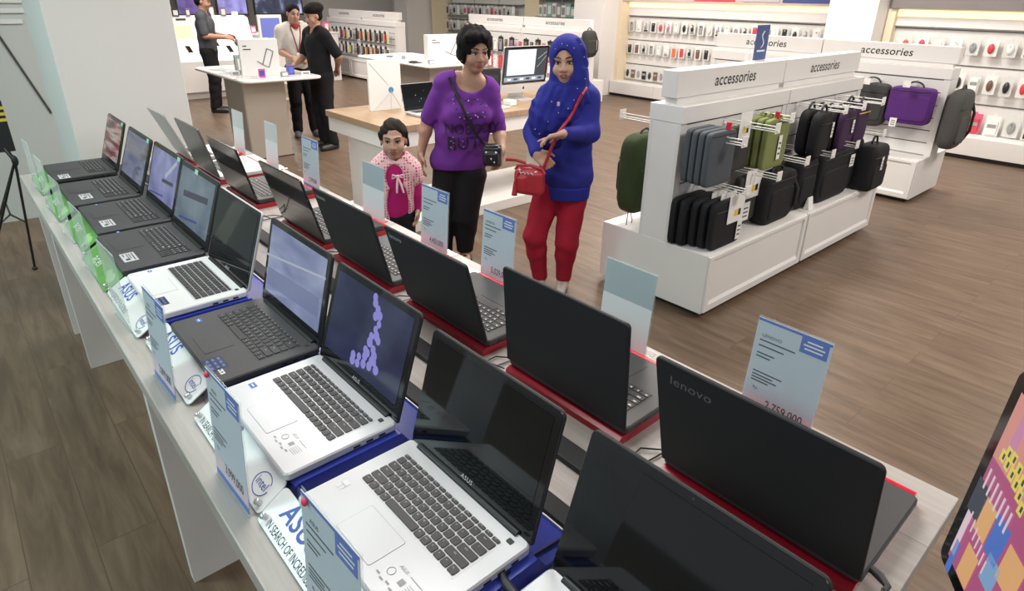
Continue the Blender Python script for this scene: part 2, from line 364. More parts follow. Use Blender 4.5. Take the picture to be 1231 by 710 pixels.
# front row, nearest first: x centre, y hinge
L[0] = laptop(-.300, .517, ZB, 0, .350, .240, .240, 71.5, SILVER, BLACKM, 'black-screened silver laptop cut off by the bottom edge of the photo', None, 'mesh', scr_off, A, keym=KEYG)
L[1] = laptop(-.696, .521, ZB, 0, .346, .240, .238, 74.5, SILVER, BLACKM, 'nearest fully visible open silver laptop with a switched-off black screen', None, 'parts', scr_off, A, keym=KEYG)
L[2] = laptop(-1.104, .524, ZB, 0, .350, .238, .240, 72, SILVER, BLACKM, 'silver laptop whose dark blue screen shows a lavender blotch pattern', None, 'parts', scr_navy, A, keym=KEYG)
L[3] = laptop(-1.490, .538, ZB, 0, .366, .248, .240, 75.5, CHARC, BLACKM, 'dark charcoal laptop with plain pale blue screen, between the two silver laptops', None, 'parts', scr_blue, None, deckname='dark')
L[4] = laptop(-1.912, .520, ZB, 0, .350, .242, .239, 71.5, WHITEDECK, SILVER, 'white-decked laptop with black widely spaced keys and a mirror-black screen', None, 'parts', scr_off, A, wellm=SILVER)
L[5] = laptop(-2.318, .524, ZB, 0, .392, .250, .243, 70.5, CHARC, BLACKM, 'black laptop with grey teal screen, next after the white-decked laptop', None, 'mesh', scr_teal, None, deckname='dark', kx=-.03, numpad=True, kw=.255)
L[6] = laptop(-2.738, .535, ZB, 0, .385, .250, .240, 71.5, CHARC, BLACKM, 'black laptop with lavender screen, third from the far end of the left row', None, 'mesh', scr_lav, None, deckname='dark', kx=-.03, numpad=True, kw=.255)
L[7] = laptop(-3.158, .522, ZB, 0, .392, .248, .240, 69, CHARC, BLACKM, 'black laptop with slate blue screen, second from the far end of the left row', None, 'mesh', scr_slate, None, deckname='dark', kx=-.03, numpad=True, kw=.255)
L[8] = laptop(-3.615, .530, ZB, 0, .345, .255, .236, 71, CHARC, BLACKM, 'black laptop showing a red striped screen at the far end of the left row', None, 'mesh', scr_red, None, deckname='dark', kx=-.03, numpad=True, kw=.215)
def lid_pt(k, px):
    """where the sight line through a point of the photo meets the lid of laptop k, in the lid's own x, y"""
    o, M, _ = L[k]; P = np.array(o.location)+np.array(M.translation); ex = np.array([1., 0, 0]); ey = np.array(M.col[1][:3]); n = np.array(M.col[2][:3])
    d = ray(px); t = ((P-EYE)@n)/(d@n); q = EYE+d*t-P
    return q@ex, q@ey
def kids(o, n): return [c for c in o.children if c.name.split('.')[0] == n][0]
# lavender blotches on the third screen
m = MB().at(L[2][1]); rr = random.Random(3)
path = [(452, 357), (452, 364), (455, 372), (457, 380), (452, 380), (456, 390), (452, 396), (453, 404), (447, 404), (455, 410), (445, 411), (449, 420), (450, 428), (442, 424), (439, 428), (432, 428), (425, 426), (424, 432), (430, 436), (437, 437), (444, 440), (450, 436), (452, 445), (447, 434), (440, 420)]
for i, p in enumerate(path):
    x, y = lid_pt(2, p); r = .0085+.003*rr.random()
    m.cyl((x, y, .0008+.00002*i), (x, y, .0009+.00002*i), r, 14)
LAVB = mat('screen_lavender_blot', (.02, .02, .03), .3, emit=(.20, .18, .50), es=.9)
m.build('screen_graphic', [LAVB], kids(L[2][0], 'lid'))
def bar(k, p, q, w, mt, nm='screen_graphic', lift=.0009):
    (x0, y0), (x1, y1) = lid_pt(k, p), lid_pt(k, q); m = MB().at(L[k][1]); v = Vector((x1-x0, y1-y0, 0)); n = Vector((-v.y, v.x, 0)).normalized()
    m.quad(((x0+x1)/2, (y0+y1)/2, 0), v, n, v.length, w, 0, lift); m.build(nm, [mt], kids(L[k][0], 'lid'))
SB = mat('screen_dark_banner', (.01, .01, .012), .3, emit=(.03, .03, .055), es=.8); SBL = mat('screen_blue_bar', (.01, .01, .012), .3, emit=(.03, .035, .16), es=.9)
SLG = mat('screen_light_patch', (.02, .02, .02), .3, emit=(.34, .36, .44), es=.8); SGN = mat('screen_green_sticker', (.35, .75, .50), .4)
bar(5, (221, 231), (250, 243), .022, SB); bar(5, (215, 259), (236, 268), .008, SBL); bar(6, (195, 216), (208, 223), .014, SB); bar(6, (180, 228), (196, 236), .006, SBL); bar(6, (199, 212), (213, 196), .018, SLG)
bar(3, (316, 302), (392, 335), .006, SLG); bar(3, (322, 330), (383, 370), .05, mat('screen_mid_blue', (.01, .01, .012), .3, emit=(.13, .155, .27), es=.85))
for k, p in ((5, (238, 199)), (6, (218, 189)), (7, (178, 168)), (8, (147, 149))):
    x, y = lid_pt(k, p); x = min(x, L[k][2][0]/2-.03); y = min(y, L[k][2][2]-.012)
    MB().at(L[k][1]).quad((x, y, 0), X_, Y_, .034, .017, 0, .0011).build('sticker', [SGN], kids(L[k][0], 'lid'))
# deck stickers
STB = mat('sticker_blue', (.06, .16, .55), .4); STW = mat('sticker_white', (.85, .86, .88), .4); STN = mat('sticker_navy', (.008, .014, .04), .35); STS = mat('sticker_silver', (.62, .62, .62), .4); STG = mat('faint_grey_print', (.34, .34, .34), .5)
def dpt(k, px):
    o = L[k][0]; z = o.location.z+L[k][2][3]; p = hit(px, Z=z); return p[0]-o.location.x, p[1]-o.location.y
def sticker(k, px, w, h, mt, lines=None):
    x, y = dpt(k, px); t = L[k][2][3]; m = MB().quad((x, y, t), X_, Y_, w, h, 0, .0005)
    for (dx, dy, lw, lh) in (lines or []): m.quad((x+dx*w, y+dy*h, t), X_, Y_, lw*w, lh*h, 1, .0008)
    m.build('sticker', mt, L[k][0])
sticker(1, (413, 582), .016, .022, [STW, STS], [(0, 0, 1, .12), (0, -.25, .12, .5)]); sticker(2, (304, 463), .022, .014, [STB, STW], [(0, 0, .6, .2)])
sticker(3, (239, 385), .020, .013, [STB, STW], [(0, 0, .6, .2)]); sticker(4, (180, 326), .018, .011, [STB, STW], [(0, 0, .6, .2)])
grid = [(dx, dy, .2, .12) for dx in (-.3, 0, .3) for dy in (-.28, 0, .28)]
sticker(3, (259, 437), .062, .045, [STN, INKLB], grid); sticker(4, (191, 363), .058, .042, [STN, INKLB], grid)
sticker(3, (266, 446), .030, .010, [STW, STN], [(-.2, 0, .2, .5), (.2, 0, .2, .5)])
bargrid = [(0, .3, .8, .08), (-.1, .1, .6, .06), (-.1, -.05, .6, .06), (.25, -.15, .2, .3), (-.25, -.3, .3, .08)]
for k, p in ((5, (155, 309)), (6, (129, 268)), (7, (103, 236)), (8, (77, 212))): sticker(k, p, .085, .042, [STS, STN], bargrid); 
sticker(5, (142, 279), .018, .010, [STB, STW], [(0, 0, .6, .2)]); sticker(6, (116, 246), .018, .009, [STB, STW], [(0, 0, .6, .2)])
for k, p in ((1, (476, 695)), (2, (346, 530))):   # faint printed panel: logo line, round badge, small blocks
    x, y = dpt(k, p); t = L[k][2][3]; m = MB(); m.text('ASUS', .009, (x-.005, y+.018, t), X_, Y_, 0, .2, 1, .0004); m.quad((x+.028, y+.018, t), X_, Y_, .03, .0015, 0, .0004)
    m.tube([(x-.016+.007*math.cos(q*.524), y+.002+.007*math.sin(q*.524), t+.0004) for q in range(12)], .0005, 4, 0, closed=True)
    m.quad((x+.012, y+.002, t), X_, Y_, .011, .011, 0, .0004)
    for q in range(5): m.quad((x-.028+.013*q, y-.014-.003*(q % 2), t), X_, Y_, .009, .0035, 0, .0004); m.quad((x+.035, y+.008-.004*q, t), X_, Y_, .022, .001, 0, .0004)
    m.build('printed_notes', [STG], L[k][0])
# ------------------------------------------------------------------ risers of the left row
def riser(k, kind):
    o, M, (w, d, LL, t, *_r) = L[k]; x, y, z = o.location; pl = ['silver laptop cut off by the photo', 'nearest open silver laptop', 'silver laptop with the blotched screen', 'charcoal laptop with the pale blue screen', 'white-decked laptop', 'black laptop with the grey teal screen', 'black laptop with the lavender screen', 'black laptop with the slate blue screen', 'black laptop with the red striped screen'][k]
    nm = 'blue riser with white sloped plate under the ' if kind == 'blue' else 'dark riser with green front card under the '
    r = empty('laptop_riser', (x, y, H0), 0, nm+pl, 'riser'); w2 = .186; zt = .043; pdx = (-.03, -.044, -.012, -.05, -.03, 0, 0, 0, 0)[k]
    body = BLUE if kind == 'blue' else DGREY
    MB().prism([(-d+.012, .001), (-d+.012, zt-.004), (-d+.02, zt), (.0, zt), (.02, .014), (.092, .011), (.092, .001)], -w2, w2, 'X').build('riser_body', body, r)
    MB().box(-w2, w2, .092, .095, .001, .016).build('rear_rim', PLATE, r)
    # sloped plate
    y0, z0, y1, z1 = -d-.056, .006, -d+.004, .045; up = Vector((0, y1-y0, z1-z0)); ln = up.length; up.normalize(); n = X_.cross(up); c = Vector((0, (y0+y1)/2, (z0+z1)/2))
    m = MB().at(Matrix(((1, 0, 0, c.x+pdx), (0, up.y, n.y, c.y), (0, up.z, n.z, c.z), (0, 0, 0, 1))))
    m.rslab(-w2, w2, -ln/2, ln/2, -.003, 0, .012, 0, 4)
    pt = m.build('front_plate', PLATE if kind == 'blue' else GREEN, r); MM = m.M
    if kind == 'blue':
        m = MB().at(MM); m.text('ASUS', .050, (-.088, .013, 0), X_, Y_, 0, .28, 1.05, bold=.02); m.build('lettering', INKB, pt)
        m = MB().at(MM); m.text('IN SEARCH OF INCREDIBLE', .021, (-.070, -.0235, 0), X_, Y_, 0, 0, 1, sx=.68, bold=.006); m.build('slogan', INKD, pt)
        m = MB().at(MM); m.text('intel', .023, (.135, 0, 0), X_, Y_, bold=.006); m.tube([(.135+.027*math.cos(q*.3+.5), .021*math.sin(q*.3+.5), .0004) for q in range(20)], .0009, 5); m.build('emblem', INKB, pt)
    else:
        m = MB().at(MM); m.text('acer', .05, (-.05, 0, 0), X_, Y_, 0, 0, 1.1); m.build('lettering', GOLDW, pt)
        m = MB().at(MM); m.ell((.13, 0, .0), (.03, .018, .001)); m.ell((.09, .005, .0), (.02, .014, .001)); m.build('leaf_print', mat('pale_green', (.30, .55, .20), .5), pt)
    for sx_ in (-w2+.018, w2-.018):
        m = MB().at(MM); m.cyl((sx_, -ln/2+.014, 0), (sx_, -ln/2+.014, .010), .0055, 12); m.ell((sx_, -ln/2+.014, .010), (.0065, .0065, .004)); m.build('thumb_screw', METAL, pt)
for k in range(9): riser(k, 'blue' if k < 5 else 'dark')
# ------------------------------------------------------------------ right row, seen from behind
GLB = mat('glossy_brown_black_lid', (.016, .014, .012), .07, coat=.6); GLB2 = mat('bronze_grey_lid', (.17, .16, .15), .3, metal=.4); PALELID = mat('pale_silver_lid', (.48, .46, .44), .4, metal=.3)
LGL = mat('dull_grey_logo', (.17, .17, .17), .4); LGW = mat('pale_logo', (.55, .55, .55), .4)
ZR = H0+.022
def rear(x, y, w, d, LL, ang, deck, lidm, rl, label, lidlogo=None, deckname='dark', **kw):
    q = laptop(x, y, ZR, math.pi, w, d, LL, ang, deck, lidm, label, None, 'mesh', None, None, lidlogo=lidlogo, deckname=deckname, **kw)
    r = empty('laptop_riser', (x, y, H0), math.pi, 'red acrylic riser under the '+rl, 'riser'); w2 = w/2-.005
    MB().prism([(.012, .001), (.012, .016), (.0, .0215), (-d+.0, .0215), (-d-.004, .0215), (-d-.03, .006), (-d-.03, .001)], -w2, w2, 'X').build('riser_body', RED, r)
    MB().tube([(-w2+.004, -d-.012, .030), (w2-.004, -d-.012, .030)], .0085, 10).build('front_rail', REDB, r)
    MB().box(-w2+.01, w2-.01, -d-.012, -d-.007, .012, .03).build('rail_web', REDB, r)
    return q
R = {}
R[1] = rear(-.341, .880, .376, .262, .268, 76, CHARC, BLACKM, 'notebook with the large grey lid logo', 'black laptop with a large grey lid logo, nearest of the row seen from behind', ('lenovo', .029, .118, .228, LGL))
R[2] = rear(-.812, .885, .372, .255, .258, 86, CHARC, BLACKM, 'plain black notebook seen from behind', 'plain black laptop seen from behind, second in the right row')
R[3] = rear(-1.276, .892, .376, .255, .245, 75, CHARC, BLACKM, 'third notebook of the right row', 'black laptop seen from behind, third in the right row, with a small pale logo', ('lenovo', .022, .140, .218, LGW))
R[4] = rear(-1.747, .896, .376, .255, .245, 76, CHARC, BLACKM, 'fourth notebook of the right row', 'black laptop seen from behind, fourth in the right row, opposite the charcoal laptop', ('lenovo', .022, .140, .218, LGW))
R[5] = rear(-2.214, .900, .372, .250, .245, 75, DGREY, GLB, 'fifth notebook of the right row', 'glossy brown-black laptop mirroring cables, fifth in the right row')
R[6] = rear(-2.830, .893, .372, .250, .238, 76, DGREY, GLB, 'sixth notebook of the right row', 'glossy brown-black laptop, sixth in the right row, wide gap before it')
R[7] = rear(-3.300, .893, .360, .250, .250, 76, SILVER, GLB2, 'bronze grey lidded notebook', 'silver-decked laptop with bronze grey lid, seventh in the right row', deckname='silver')
R[8] = rear(-3.720, .902, .30, .245, .265, 68, SILVER, PALELID, 'pale lidded notebook at the far end', 'silver-decked laptop with pale lid leaning far back, end of the right row', deckname='silver')
# ------------------------------------------------------------------ trunking, cables
for (y0, y1, lb) in ((.625, .665, 'left'), (.748, .800, 'right')):  # right strip is the cable trunking, left one just a flat black band
    m = MB().box(-3.75, -.25, y0, y1, H0+.0005, H0+.014, 0, .003); o = m.build('table_strip', BLACKM); tag(o, f'flat black strip along the table middle, {lb} of the two', 'cable trunking')
def cable(pts, label, plug=None, r=.0028):
    o = MB().tube(pts, r, 6).build('power_cable', BLACK)
    tag(o, label, 'cable')
    if plug: MB().tube(plug, [.007, .0075, .0055, .0035][:len(plug)], 8).build('plug', DGREY, o)
p0 = (-.477, .455, ZB+.012)
cable([(-.516, .450, ZB+.012), (-.528, .49, H0+.03), (-.535, .54, H0+.018), (-.53, .60, H0+.017), (-.545, .645, H0+.017)], 'black power cable plugged into the left flank of the cut-off silver laptop', [(-.478, .445, ZB+.012), (-.500, .447, ZB+.012), (-.508, .449, ZB+.012), (-.52, .455, ZB+.010)])
cable([(-.115-.01, .895, ZR+.012), (-.115, .86, ZR+.004), (-.13, .83, H0+.004), (-.2, .81, H0+.004), (-.3, .805, H0+.016)], 'black power cable with elbow plug at the right end of the table', [(-.152, .92, ZR+.012), (-.137, .915, ZR+.012), (-.122, .905, ZR+.011), (-.122, .885, ZR+.008)])
for i, (xa, tx) in enumerate(((-.575, 'between the first and second'), (-1.045, 'between the second and third'), (-1.51, 'between the third and fourth'), (-1.98, 'between the fourth and fifth'), (-2.50, 'between the fifth and sixth'))):
    cable([(xa+.05, .87, H0+.016), (xa+.02, .845, H0+.03), (xa-.01, .85, H0+.012), (xa-.02, .90, H0+.006), (xa+.02, .94, H0+.004), (xa+.01, .85, H0+.004), (xa-.03, .80, H0+.016)], f'thin black cable loop {tx} laptop of the right row', None, .002)
# ------------------------------------------------------------------ price signs
def sign_sheet(m, w, h, price, title, flip=False):
    """print on the sheet, drawn in the x-y plane; slots: 1 light blue, 2 blue badge, 3 ink, 4 white, 5 pink"""
    q = lambda cx, cy, ww, hh, s, l=.0003: m.quad((cx*w, cy*h, 0), X_, Y_, ww*w, hh*h, s, l)
    q(0, -.36, 1, .16, 5, .0002); q(0, -.47, 1, .06, 2); q(0, .485, 1, .025, 2); q(.29, .40, .36, .15, 2)
    for k, lw in enumerate((.2, .28, .24)): q(.29, .44-.035*k, lw, .014, 4, .0005)
    if title: m.text(title, .011, (-.27*w, .34*h, 0), X_, Y_, 3, 0, 1, .0004)
    for cy, lw in ((.29, .5), (.235, .36), (.16, .25), (.125, .2), (-.03, .42), (-.065, .3), (-.095, .36), (-.125, .25)): q(-.43+lw/2, cy, lw, .013, 3)
    if price: m.text('Rp.', .010, (-.34*w, -.20*h, 0), X_, Y_, 3, 0, 1, .0004); m.text(price, .030, (.10*w, -.33*h, 0), X_, Y_, 3, .1, 1, .0006, .72, .008)
def price_sign(x, y, rz, label, price, title, group=None, w=.155, h=.235, lean=4, blank=None, badge_pin=False):
    o = empty('price_sign', (x, y, H0), rz, label, 'price sign', group); a = math.radians(90-lean)
    M = Matrix(((1, 0, 0, 0), (0, math.cos(a), -math.sin(a), 0), (0, math.sin(a), math.cos(a), .003), (0, 0, 0, 1)))
    m = MB().at(M); m.box(-w/2-.002, w/2+.002, 0, h+.003, -.0045, -.0030); m.box(-w/2-.002, w/2+.002, 0, h+.003, .0008, .0018, 1)
    m.at(None); m.box(-w/2-.002, w/2+.002, -.004, .052, 0, .003); m.build('holder', [ACR, ACRT], o)
    c = Matrix.Translation((0, h/2, -.0008)); m = MB().at(M @ c); m.box(-w/2, w/2, -h/2, h/2, -.0010, 0, 0)
    if blank is None: sign_sheet(m, w, h, price, title)
    else: m.quad((0, -.2*h, 0), X_, Y_, w, h*.6, 1, .0002)
    m.build('price_sheet', [SIGNPAPER if blank is None else blank, PAPER, INKLB, INKD, GOLDW, PINKSHADE], o)
    if badge_pin:
        m = MB().at(M); m.ell((-w/2+.018, h-.008, .003), (.006, .006, .004)); m.build('pin', INKR, o)
    return o
BLANKP = mat('blank_blue_grey_sheet', (.42, .49, .53), .45); BLANKW = mat('blank_pale_sheet', (.66, .66, .66), .5)
names_f = ['nearest silver laptop', 'silver laptop with the blotched screen', 'charcoal laptop', 'white-decked laptop', 'grey teal screened laptop', 'lavender screened laptop', 'slate screened laptop', 'red striped laptop']
for k, (x, pr) in enumerate(((-.612, '4,599,000'), (-1.020, '3,999,000'), (-1.470, '2,899,000'), (-1.890, None), (-2.335, None), (-2.75, None), (-3.16, None), (-3.56, None))):
    if pr: price_sign(x, .216, math.radians(2), f'acrylic price sign standing in front of the {names_f[k]}', pr, 'ASUS' if k else 'ASUS', badge_pin=k < 2)
    else:
        o = empty('sign_holder', (x, .216, H0), math.radians(3), f'empty clear acrylic sign holder in front of the {names_f[k]}', 'sign holder')
        m = MB(); m.box(-.08, .08, 0, .003, .003, .23); m.build('panel', FROST, o); MB().box(-.08, .08, -.002, .03, 0, .003).build('foot', FROST, o)
price_sign(-.455, 1.185, 0, 'pale blue price sign beyond the black laptop with the large grey lid logo', '2,759,000', 'LENOVO', w=.158)
price_sign(-.885, 1.185, 0, 'blank blue-grey acrylic sign beyond the plain black laptop, right row', None, None, w=.160, blank=BLANKP)
price_sign(-1.412, 1.190, 0, 'price sign with bold price in front of the red-trousered woman', '5,029,000', 'LENOVO', w=.155)
price_sign(-1.770, 1.195, 0, 'price sign standing beside the little girl', '4,450,000', None, w=.162)
price_sign(-2.200, 1.195, 0, 'blank two-tone grey sign left of the little girl', None, None, w=.168, blank=BLANKP)
price_sign(-2.800, 1.205, 0, 'small-print sign before the pillar-legged table, third from the far end', '3,799,000', None, w=.170)
price_sign(-3.290, 1.215, 0, 'plain white sign, second from the far end of the right row', None, None, w=.155, blank=BLANKW)
price_sign(-3.740, 1.205, 0, 'plain white sign at the far end of the right row', None, None, w=.165, blank=BLANKW)
# leaflets along the back edge
for i, (px, rz, c, lb) in enumerate((((428, 240), .3, PAPER, 'white leaflet on the table edge left of the little girl'), ((440, 250), -.2, PAPER, 'folded white leaflet next to the blank two-tone sign'), ((456, 263), .1, INKR, 'red and white leaflet under the little girl'), ((563, 327), .2, PAPER, 'white leaflet beside the bold price sign'), ((556, 333), .5, INKR, 'red leaflet sticking out beside the third notebook seen from behind'), ((326, 196), .2, INKR, 'pink leaflet by the pillar-legged table'))):
    p = hit(px, Z=H0+.004); o = MB().box(-.05, .05, -.035, .035, 0, .0015).box(-.048, .046, -.03, .034, .0015, .003).quad((0, 0, .003), X_, Y_, .06, .04, 1).build('leaflet', [c, PAPER]); o.location = (p[0], min(p[1], 1.2), H0+.001); o.rotation_euler = (0, 0, rz); tag(o, lb, 'leaflet')
# ------------------------------------------------------------------ accessory gondolas
DARKSLOT = mat('dark_slot', (.10, .095, .09), .6)
SLAT = mat('slat_board', (.72, .70, .68), .45)
def gondola(x, y, rz, ln, label, text=True, grooves=6, packs=False):
    """double-sided island shelf: front faces local -Y, long axis X"""
    o = empty('gondola', (x, y, 0), rz, label, 'gondola shelf'); h = ln/2
    MB().box(-h+.04, h-.04, -.34, .34, 0, .045).build('kick', BLACKM, o)
    m = MB().box(-h, h, -.39, .39, .035, .405, 0, .004); m.build('base', WHITE, o)
    for s in (-1, 1):
        yy = s*.39; m = MB()
        for (a0, a1, b0, b1) in ((-h+.01, h-.01, .375, .395), (-h+.01, h-.01, .045, .085), (-h+.01, -h+.05, .085, .375), (h-.05, h-.01, .085, .375)): m.box(a0, a1, min(yy, yy+s*.012), max(yy, yy+s*.012), b0, b1)
        m.prism([(yy, .085), (yy+s*.012, .085), (yy, .105)], -h+.05, h-.05, 'X')
        m.build('front_panel', WHITE, o)
    m = MB(); m.box(-h, h, -.085, .085, .405, 1.104); m.build('core', WHITE, o)
    for s in (-1, 1):
        m = MB(); a, b = (-.1, -.085) if s < 0 else (.085, .1)
        for e in (-h-.001, h-.054): m.box(e, e+.055, a-.006*(s < 0), b+.006*(s > 0), .405, 1.105)
        zs = [.41+i*.115 for i in range(grooves+1)]
        for i in range(grooves): m.box(-h+.055, h-.055, a, b, zs[i]+.004, zs[i+1]-.006)
        m.box(-h+.055, h-.055, a*.92, b*.92, .41, 1.1, 1)
        m.build('slat_panel', [SLAT, DARKSLOT], o)
    m = MB().box(-h, h, -.115, .115, 1.105, 1.2, 0, .004); m.build('header', WHITE, o)
    MB().box(-h+.03, h-.03, -.04, .04, 1.2, 1.237).build('spacer', WHITE, o)
    m = MB().box(-h, h, -.05, .05, 1.237, 1.383, 0, .004); sb = m.build('sign_board', WHITE, o)
    if text:
        for s in (-1, 1):
            MB().text('accessories', .098, (0, s*.05, 1.308), X_*(-s), Z_, 0, .08, 1.04, .0008, 1, .010).build('lettering', BLACKINK, sb)
    return o
def hook(g, x, z, ln=.33, back=False, plate=True):
    """double-wire peg hook of gondola g at local x, height z"""
    s = 1 if back else -1; y0 = s*.1; m = MB()
    m.box(x-.018, x+.018, min(y0, y0+s*.006), max(y0, y0+s*.006), z-.02, z+.02)
    m.tube([(x-.012, y0, z), (x-.012, y0+s*ln, z), (x-.012, y0+s*(ln+.012), z+.008)], .004, 6); m.tube([(x-.012, y0, z+.03), (x-.012, y0+s*ln, z+.03)], .0034, 6)
    m.tube([(x+.026, y0, z+.004), (x+.026, y0+s*ln, z+.004)], .0036, 6)
    if plate: m.box(x-.024, x+.034, min(y0+s*ln, y0+s*(ln+.004)), max(y0+s*ln, y0+s*(ln+.004)), z-.01, z+.048)
    m.build('peg_hook', WHITE_GLOSS, g)
G1a = gondola(-2.08, 3.616, math.pi/2, 1.222, 'nearest white accessories island shelf hung with grey and green sleeves')
G1b = gondola(-2.08, 4.846, math.pi/2, 1.222, 'white accessories island shelf behind the nearest one, hung with black bags')
G2a = gondola(-2.335, 6.915, 0, 1.222, 'white accessories island shelf with the purple briefcase')
G2b = gondola(-3.565, 6.915, 0, 1.222, 'white accessories island shelf hidden behind the blue flag sign')
G4a = gondola(-8.20, 8.30, 0, 1.62, 'far white accessories shelf behind the woman in the blue headscarf')
G4b = gondola(-9.83, 8.30, 0, 1.62, 'far white accessories shelf behind the woman in purple')
G5a = gondola(-12.35, 7.25, 0, 1.5, 'distant white accessories shelf right of the man in black')
G5b = gondola(-13.86, 7.25, 0, 1.5, 'distant white accessories shelf directly behind the man in black')
# ------------------------------------------------------------------ bags and sleeves on the islands
def cloth(n, c, r=.75): return mat('fabric_'+n, c, r, spec=.3, noise=.18, nscale=90, bump=.15)
FB = cloth('black', (.012, .012, .014)); FG = cloth('blue_grey', (.075, .085, .10)); FGR = cloth('olive_green', (.19, .22, .075)); FP = cloth('purple', (.085, .02, .16)); FDP = cloth('dark_plum', (.045, .018, .055))
FDG = cloth('dark_grey', (.045, .045, .043)); FMG = cloth('mid_grey', (.075, .073, .068)); FNG = cloth('dark_green', (.035, .055, .018))
CARD = mat('white_card', (.80, .79, .76), .5); YEL = mat('yellow_print', (.75, .55, .05), .5); REDTAG = mat('red_tag', (.6, .02, .04), .4)
def bag(name, c, size, rz, body, label, cat, group=None, parts=(), e=.28):
    """soft bag: c = centre, size = (width along local x, thickness along y, height); front is local -Y"""
    o = empty(name, (c[0], c[1], c[2]-size[2]/2), rz, label, cat, group); w, t, h = size
    m = MB(); m.ell((0, 0, h/2), (w/2, t/2, h/2), 0, 28, 16, e); m.build('body', body, o)
    f = -t/2
    for p in parts:
        k = p[0]
        if k == 'pocket': MB().ell((0, f*.92, h*p[1]), (w*p[2]/2, .012, h*p[3]/2), 0, 20, 10, .3).build('pocket', body, o)
        elif k == 'zip':
            zz = h*p[1]; m = MB(); m.tube([(-w*.44, f*.9, zz), (-w*.3, f*1.01, zz), (w*.3, f*1.01, zz), (w*.44, f*.9, zz)], .004, 6); m.build('zip', p[2] if len(p) > 2 else BLACK, o)
        elif k == 'handle':
            m = MB(); a = w*p[1]; m.tube([(a*math.cos(q*math.pi/8), 0, h*.97+p[2]*math.sin(q*math.pi/8)) for q in range(9)], .008, 8); m.build('handle', p[3] if len(p) > 3 else BLACK, o)
        elif k == 'card':
            m = MB(); dx, dz, cw, ch = p[1:5]; m.box(dx-cw/2, dx+cw/2, f-.008, f-.006, h*dz-ch/2, h*dz+ch/2)
            m.box(dx-cw*.12, dx+cw*.12, f-.0085, f-.008, h*dz-ch*.28, h*dz-ch*.05, 1); m.box(dx+cw*.14, dx+cw*.3, f-.0085, f-.008, h*dz-ch*.28, h*dz-ch*.05, 2); m.build('hang_card', [CARD, YEL, BLACKINK], o)
        elif k == 'tag':
            m = MB(); dx, dz = p[1:3]; tw, th_ = p[3:5] if len(p) > 3 else (.03, .075); m.box(dx-tw/2, dx+tw/2, f-.010, f-.008, h*dz-th_/2, h*dz+th_/2)
            for q in range(3): m.box(dx-tw*.3, dx+tw*.3, f-.0105, f-.010, h*dz-th_*.3+q*th_*.22, h*dz-th_*.3+q*th_*.22+th_*.08, 1)
            m.build('price_tag', [CARD, INKD], o)
        elif k == 'disc': m = MB(); m.cyl((p[1], f-.008, h*p[2]), (p[1], f-.004, h*p[2]), .026, 18); m.build('round_tag', YEL, o)
        elif k == 'clip': MB().box(p[1]-.009, p[1]+.009, -.02, .006, h*.99, h*.99+.045, 0, .003).build('security_clip', REDTAG, o)
        elif k == 'strap': m = MB(); m.tube([(p[1], f*.5, h*.92), (p[1]*1.1, f*1.25, h*.6), (p[1]*1.05, f*1.3, h*.3), (p[1], f*.7, h*.08)], .012, 6); m.build('strap', BLACK, o)
        elif k == 'loop': m = MB(); m.tube([(p[1], 0, .01), (p[1]-.03, 0, -.06), (p[1]-.01, 0, -.12), (p[1]+.03, 0, -.10), (p[1]+.02, 0, .01)], .003, 6); m.build('drawstring', BLACK, o)
    return o
R90 = math.pi/2
def gx(g, Y): return Y-g.location.y   # world Y to the island's local x (front faces +X)
# grey sleeves: stacked along the hook
for i in range(4):
    bag('laptop_sleeve', (-1.905+.046*i, 3.105-.006*i, .945), (.265, .038, .30), R90, FG, ['blue-grey laptop sleeve at the back of the stack of four', 'second blue-grey laptop sleeve from the back of the stack', 'third blue-grey laptop sleeve from the back of the stack', 'foremost blue-grey laptop sleeve of the stack, with red clip'][i], 'laptop sleeve', 'hanging blue-grey sleeves', [('zip', .93), ('clip', .05)] if i == 3 else [('zip', .93)], e=.22)
hook(G1a, gx(G1a, 3.12), 1.03)
for i in range(5):
    bag('tablet_pouch', (-1.945+.052*i, 3.17+.012*i-.03*(i < 2), .55), (.33, .042, .285), R90, FB, ['rearmost black pouch under the grey sleeves', 'second black pouch from the back under the grey sleeves', 'middle black pouch with white card under the grey sleeves', 'black pouch second from the front, under the grey sleeves', 'frontmost black pouch with white header card, lowest on the shelf'][i], 'pouch', 'black pouches with header cards', ([('zip', .8), ('card', .05, .80, .17, .17), ('tag', .11, .3, .05, .12)] if i > 1 else [('zip', .8)]), e=.25)
hook(G1a, gx(G1a, 3.25), .735)
bag('tablet_pouch', (-1.87, 3.47, .93), (.20, .04, .27), R90, FDG, 'small dark sleeve with white card beside the grey sleeves', 'pouch', None, [('card', 0, 1.0, .13, .16), ('zip', .6)], .22); hook(G1a, gx(G1a, 3.47), 1.06)
for i in range(3):
    bag('laptop_sleeve', (-1.90+.05*i, 3.775, .93), (.27, .04, .31), R90, FGR, ['rear olive green laptop sleeve', 'middle olive green laptop sleeve', 'front olive green laptop sleeve with long white price tag'][i], 'laptop sleeve', 'hanging olive green sleeves', [('handle', .14, .03, FGR), ('zip', .9)] + ([('tag', .02, .42, .04, .15), ('clip', -.03)] if i == 2 else []), .22)
hook(G1a, gx(G1a, 3.78), 1.075, .26)
bag('tablet_pouch', (-1.84, 3.60, .60), (.24, .05, .30), R90, FDG, 'dark pouch with big white card between the black pouches and messenger bag', 'pouch', None, [('card', .02, .82, .20, .18), ('tag', -.03, .25, .09, .12)], .22); hook(G1a, gx(G1a, 3.60), .76)
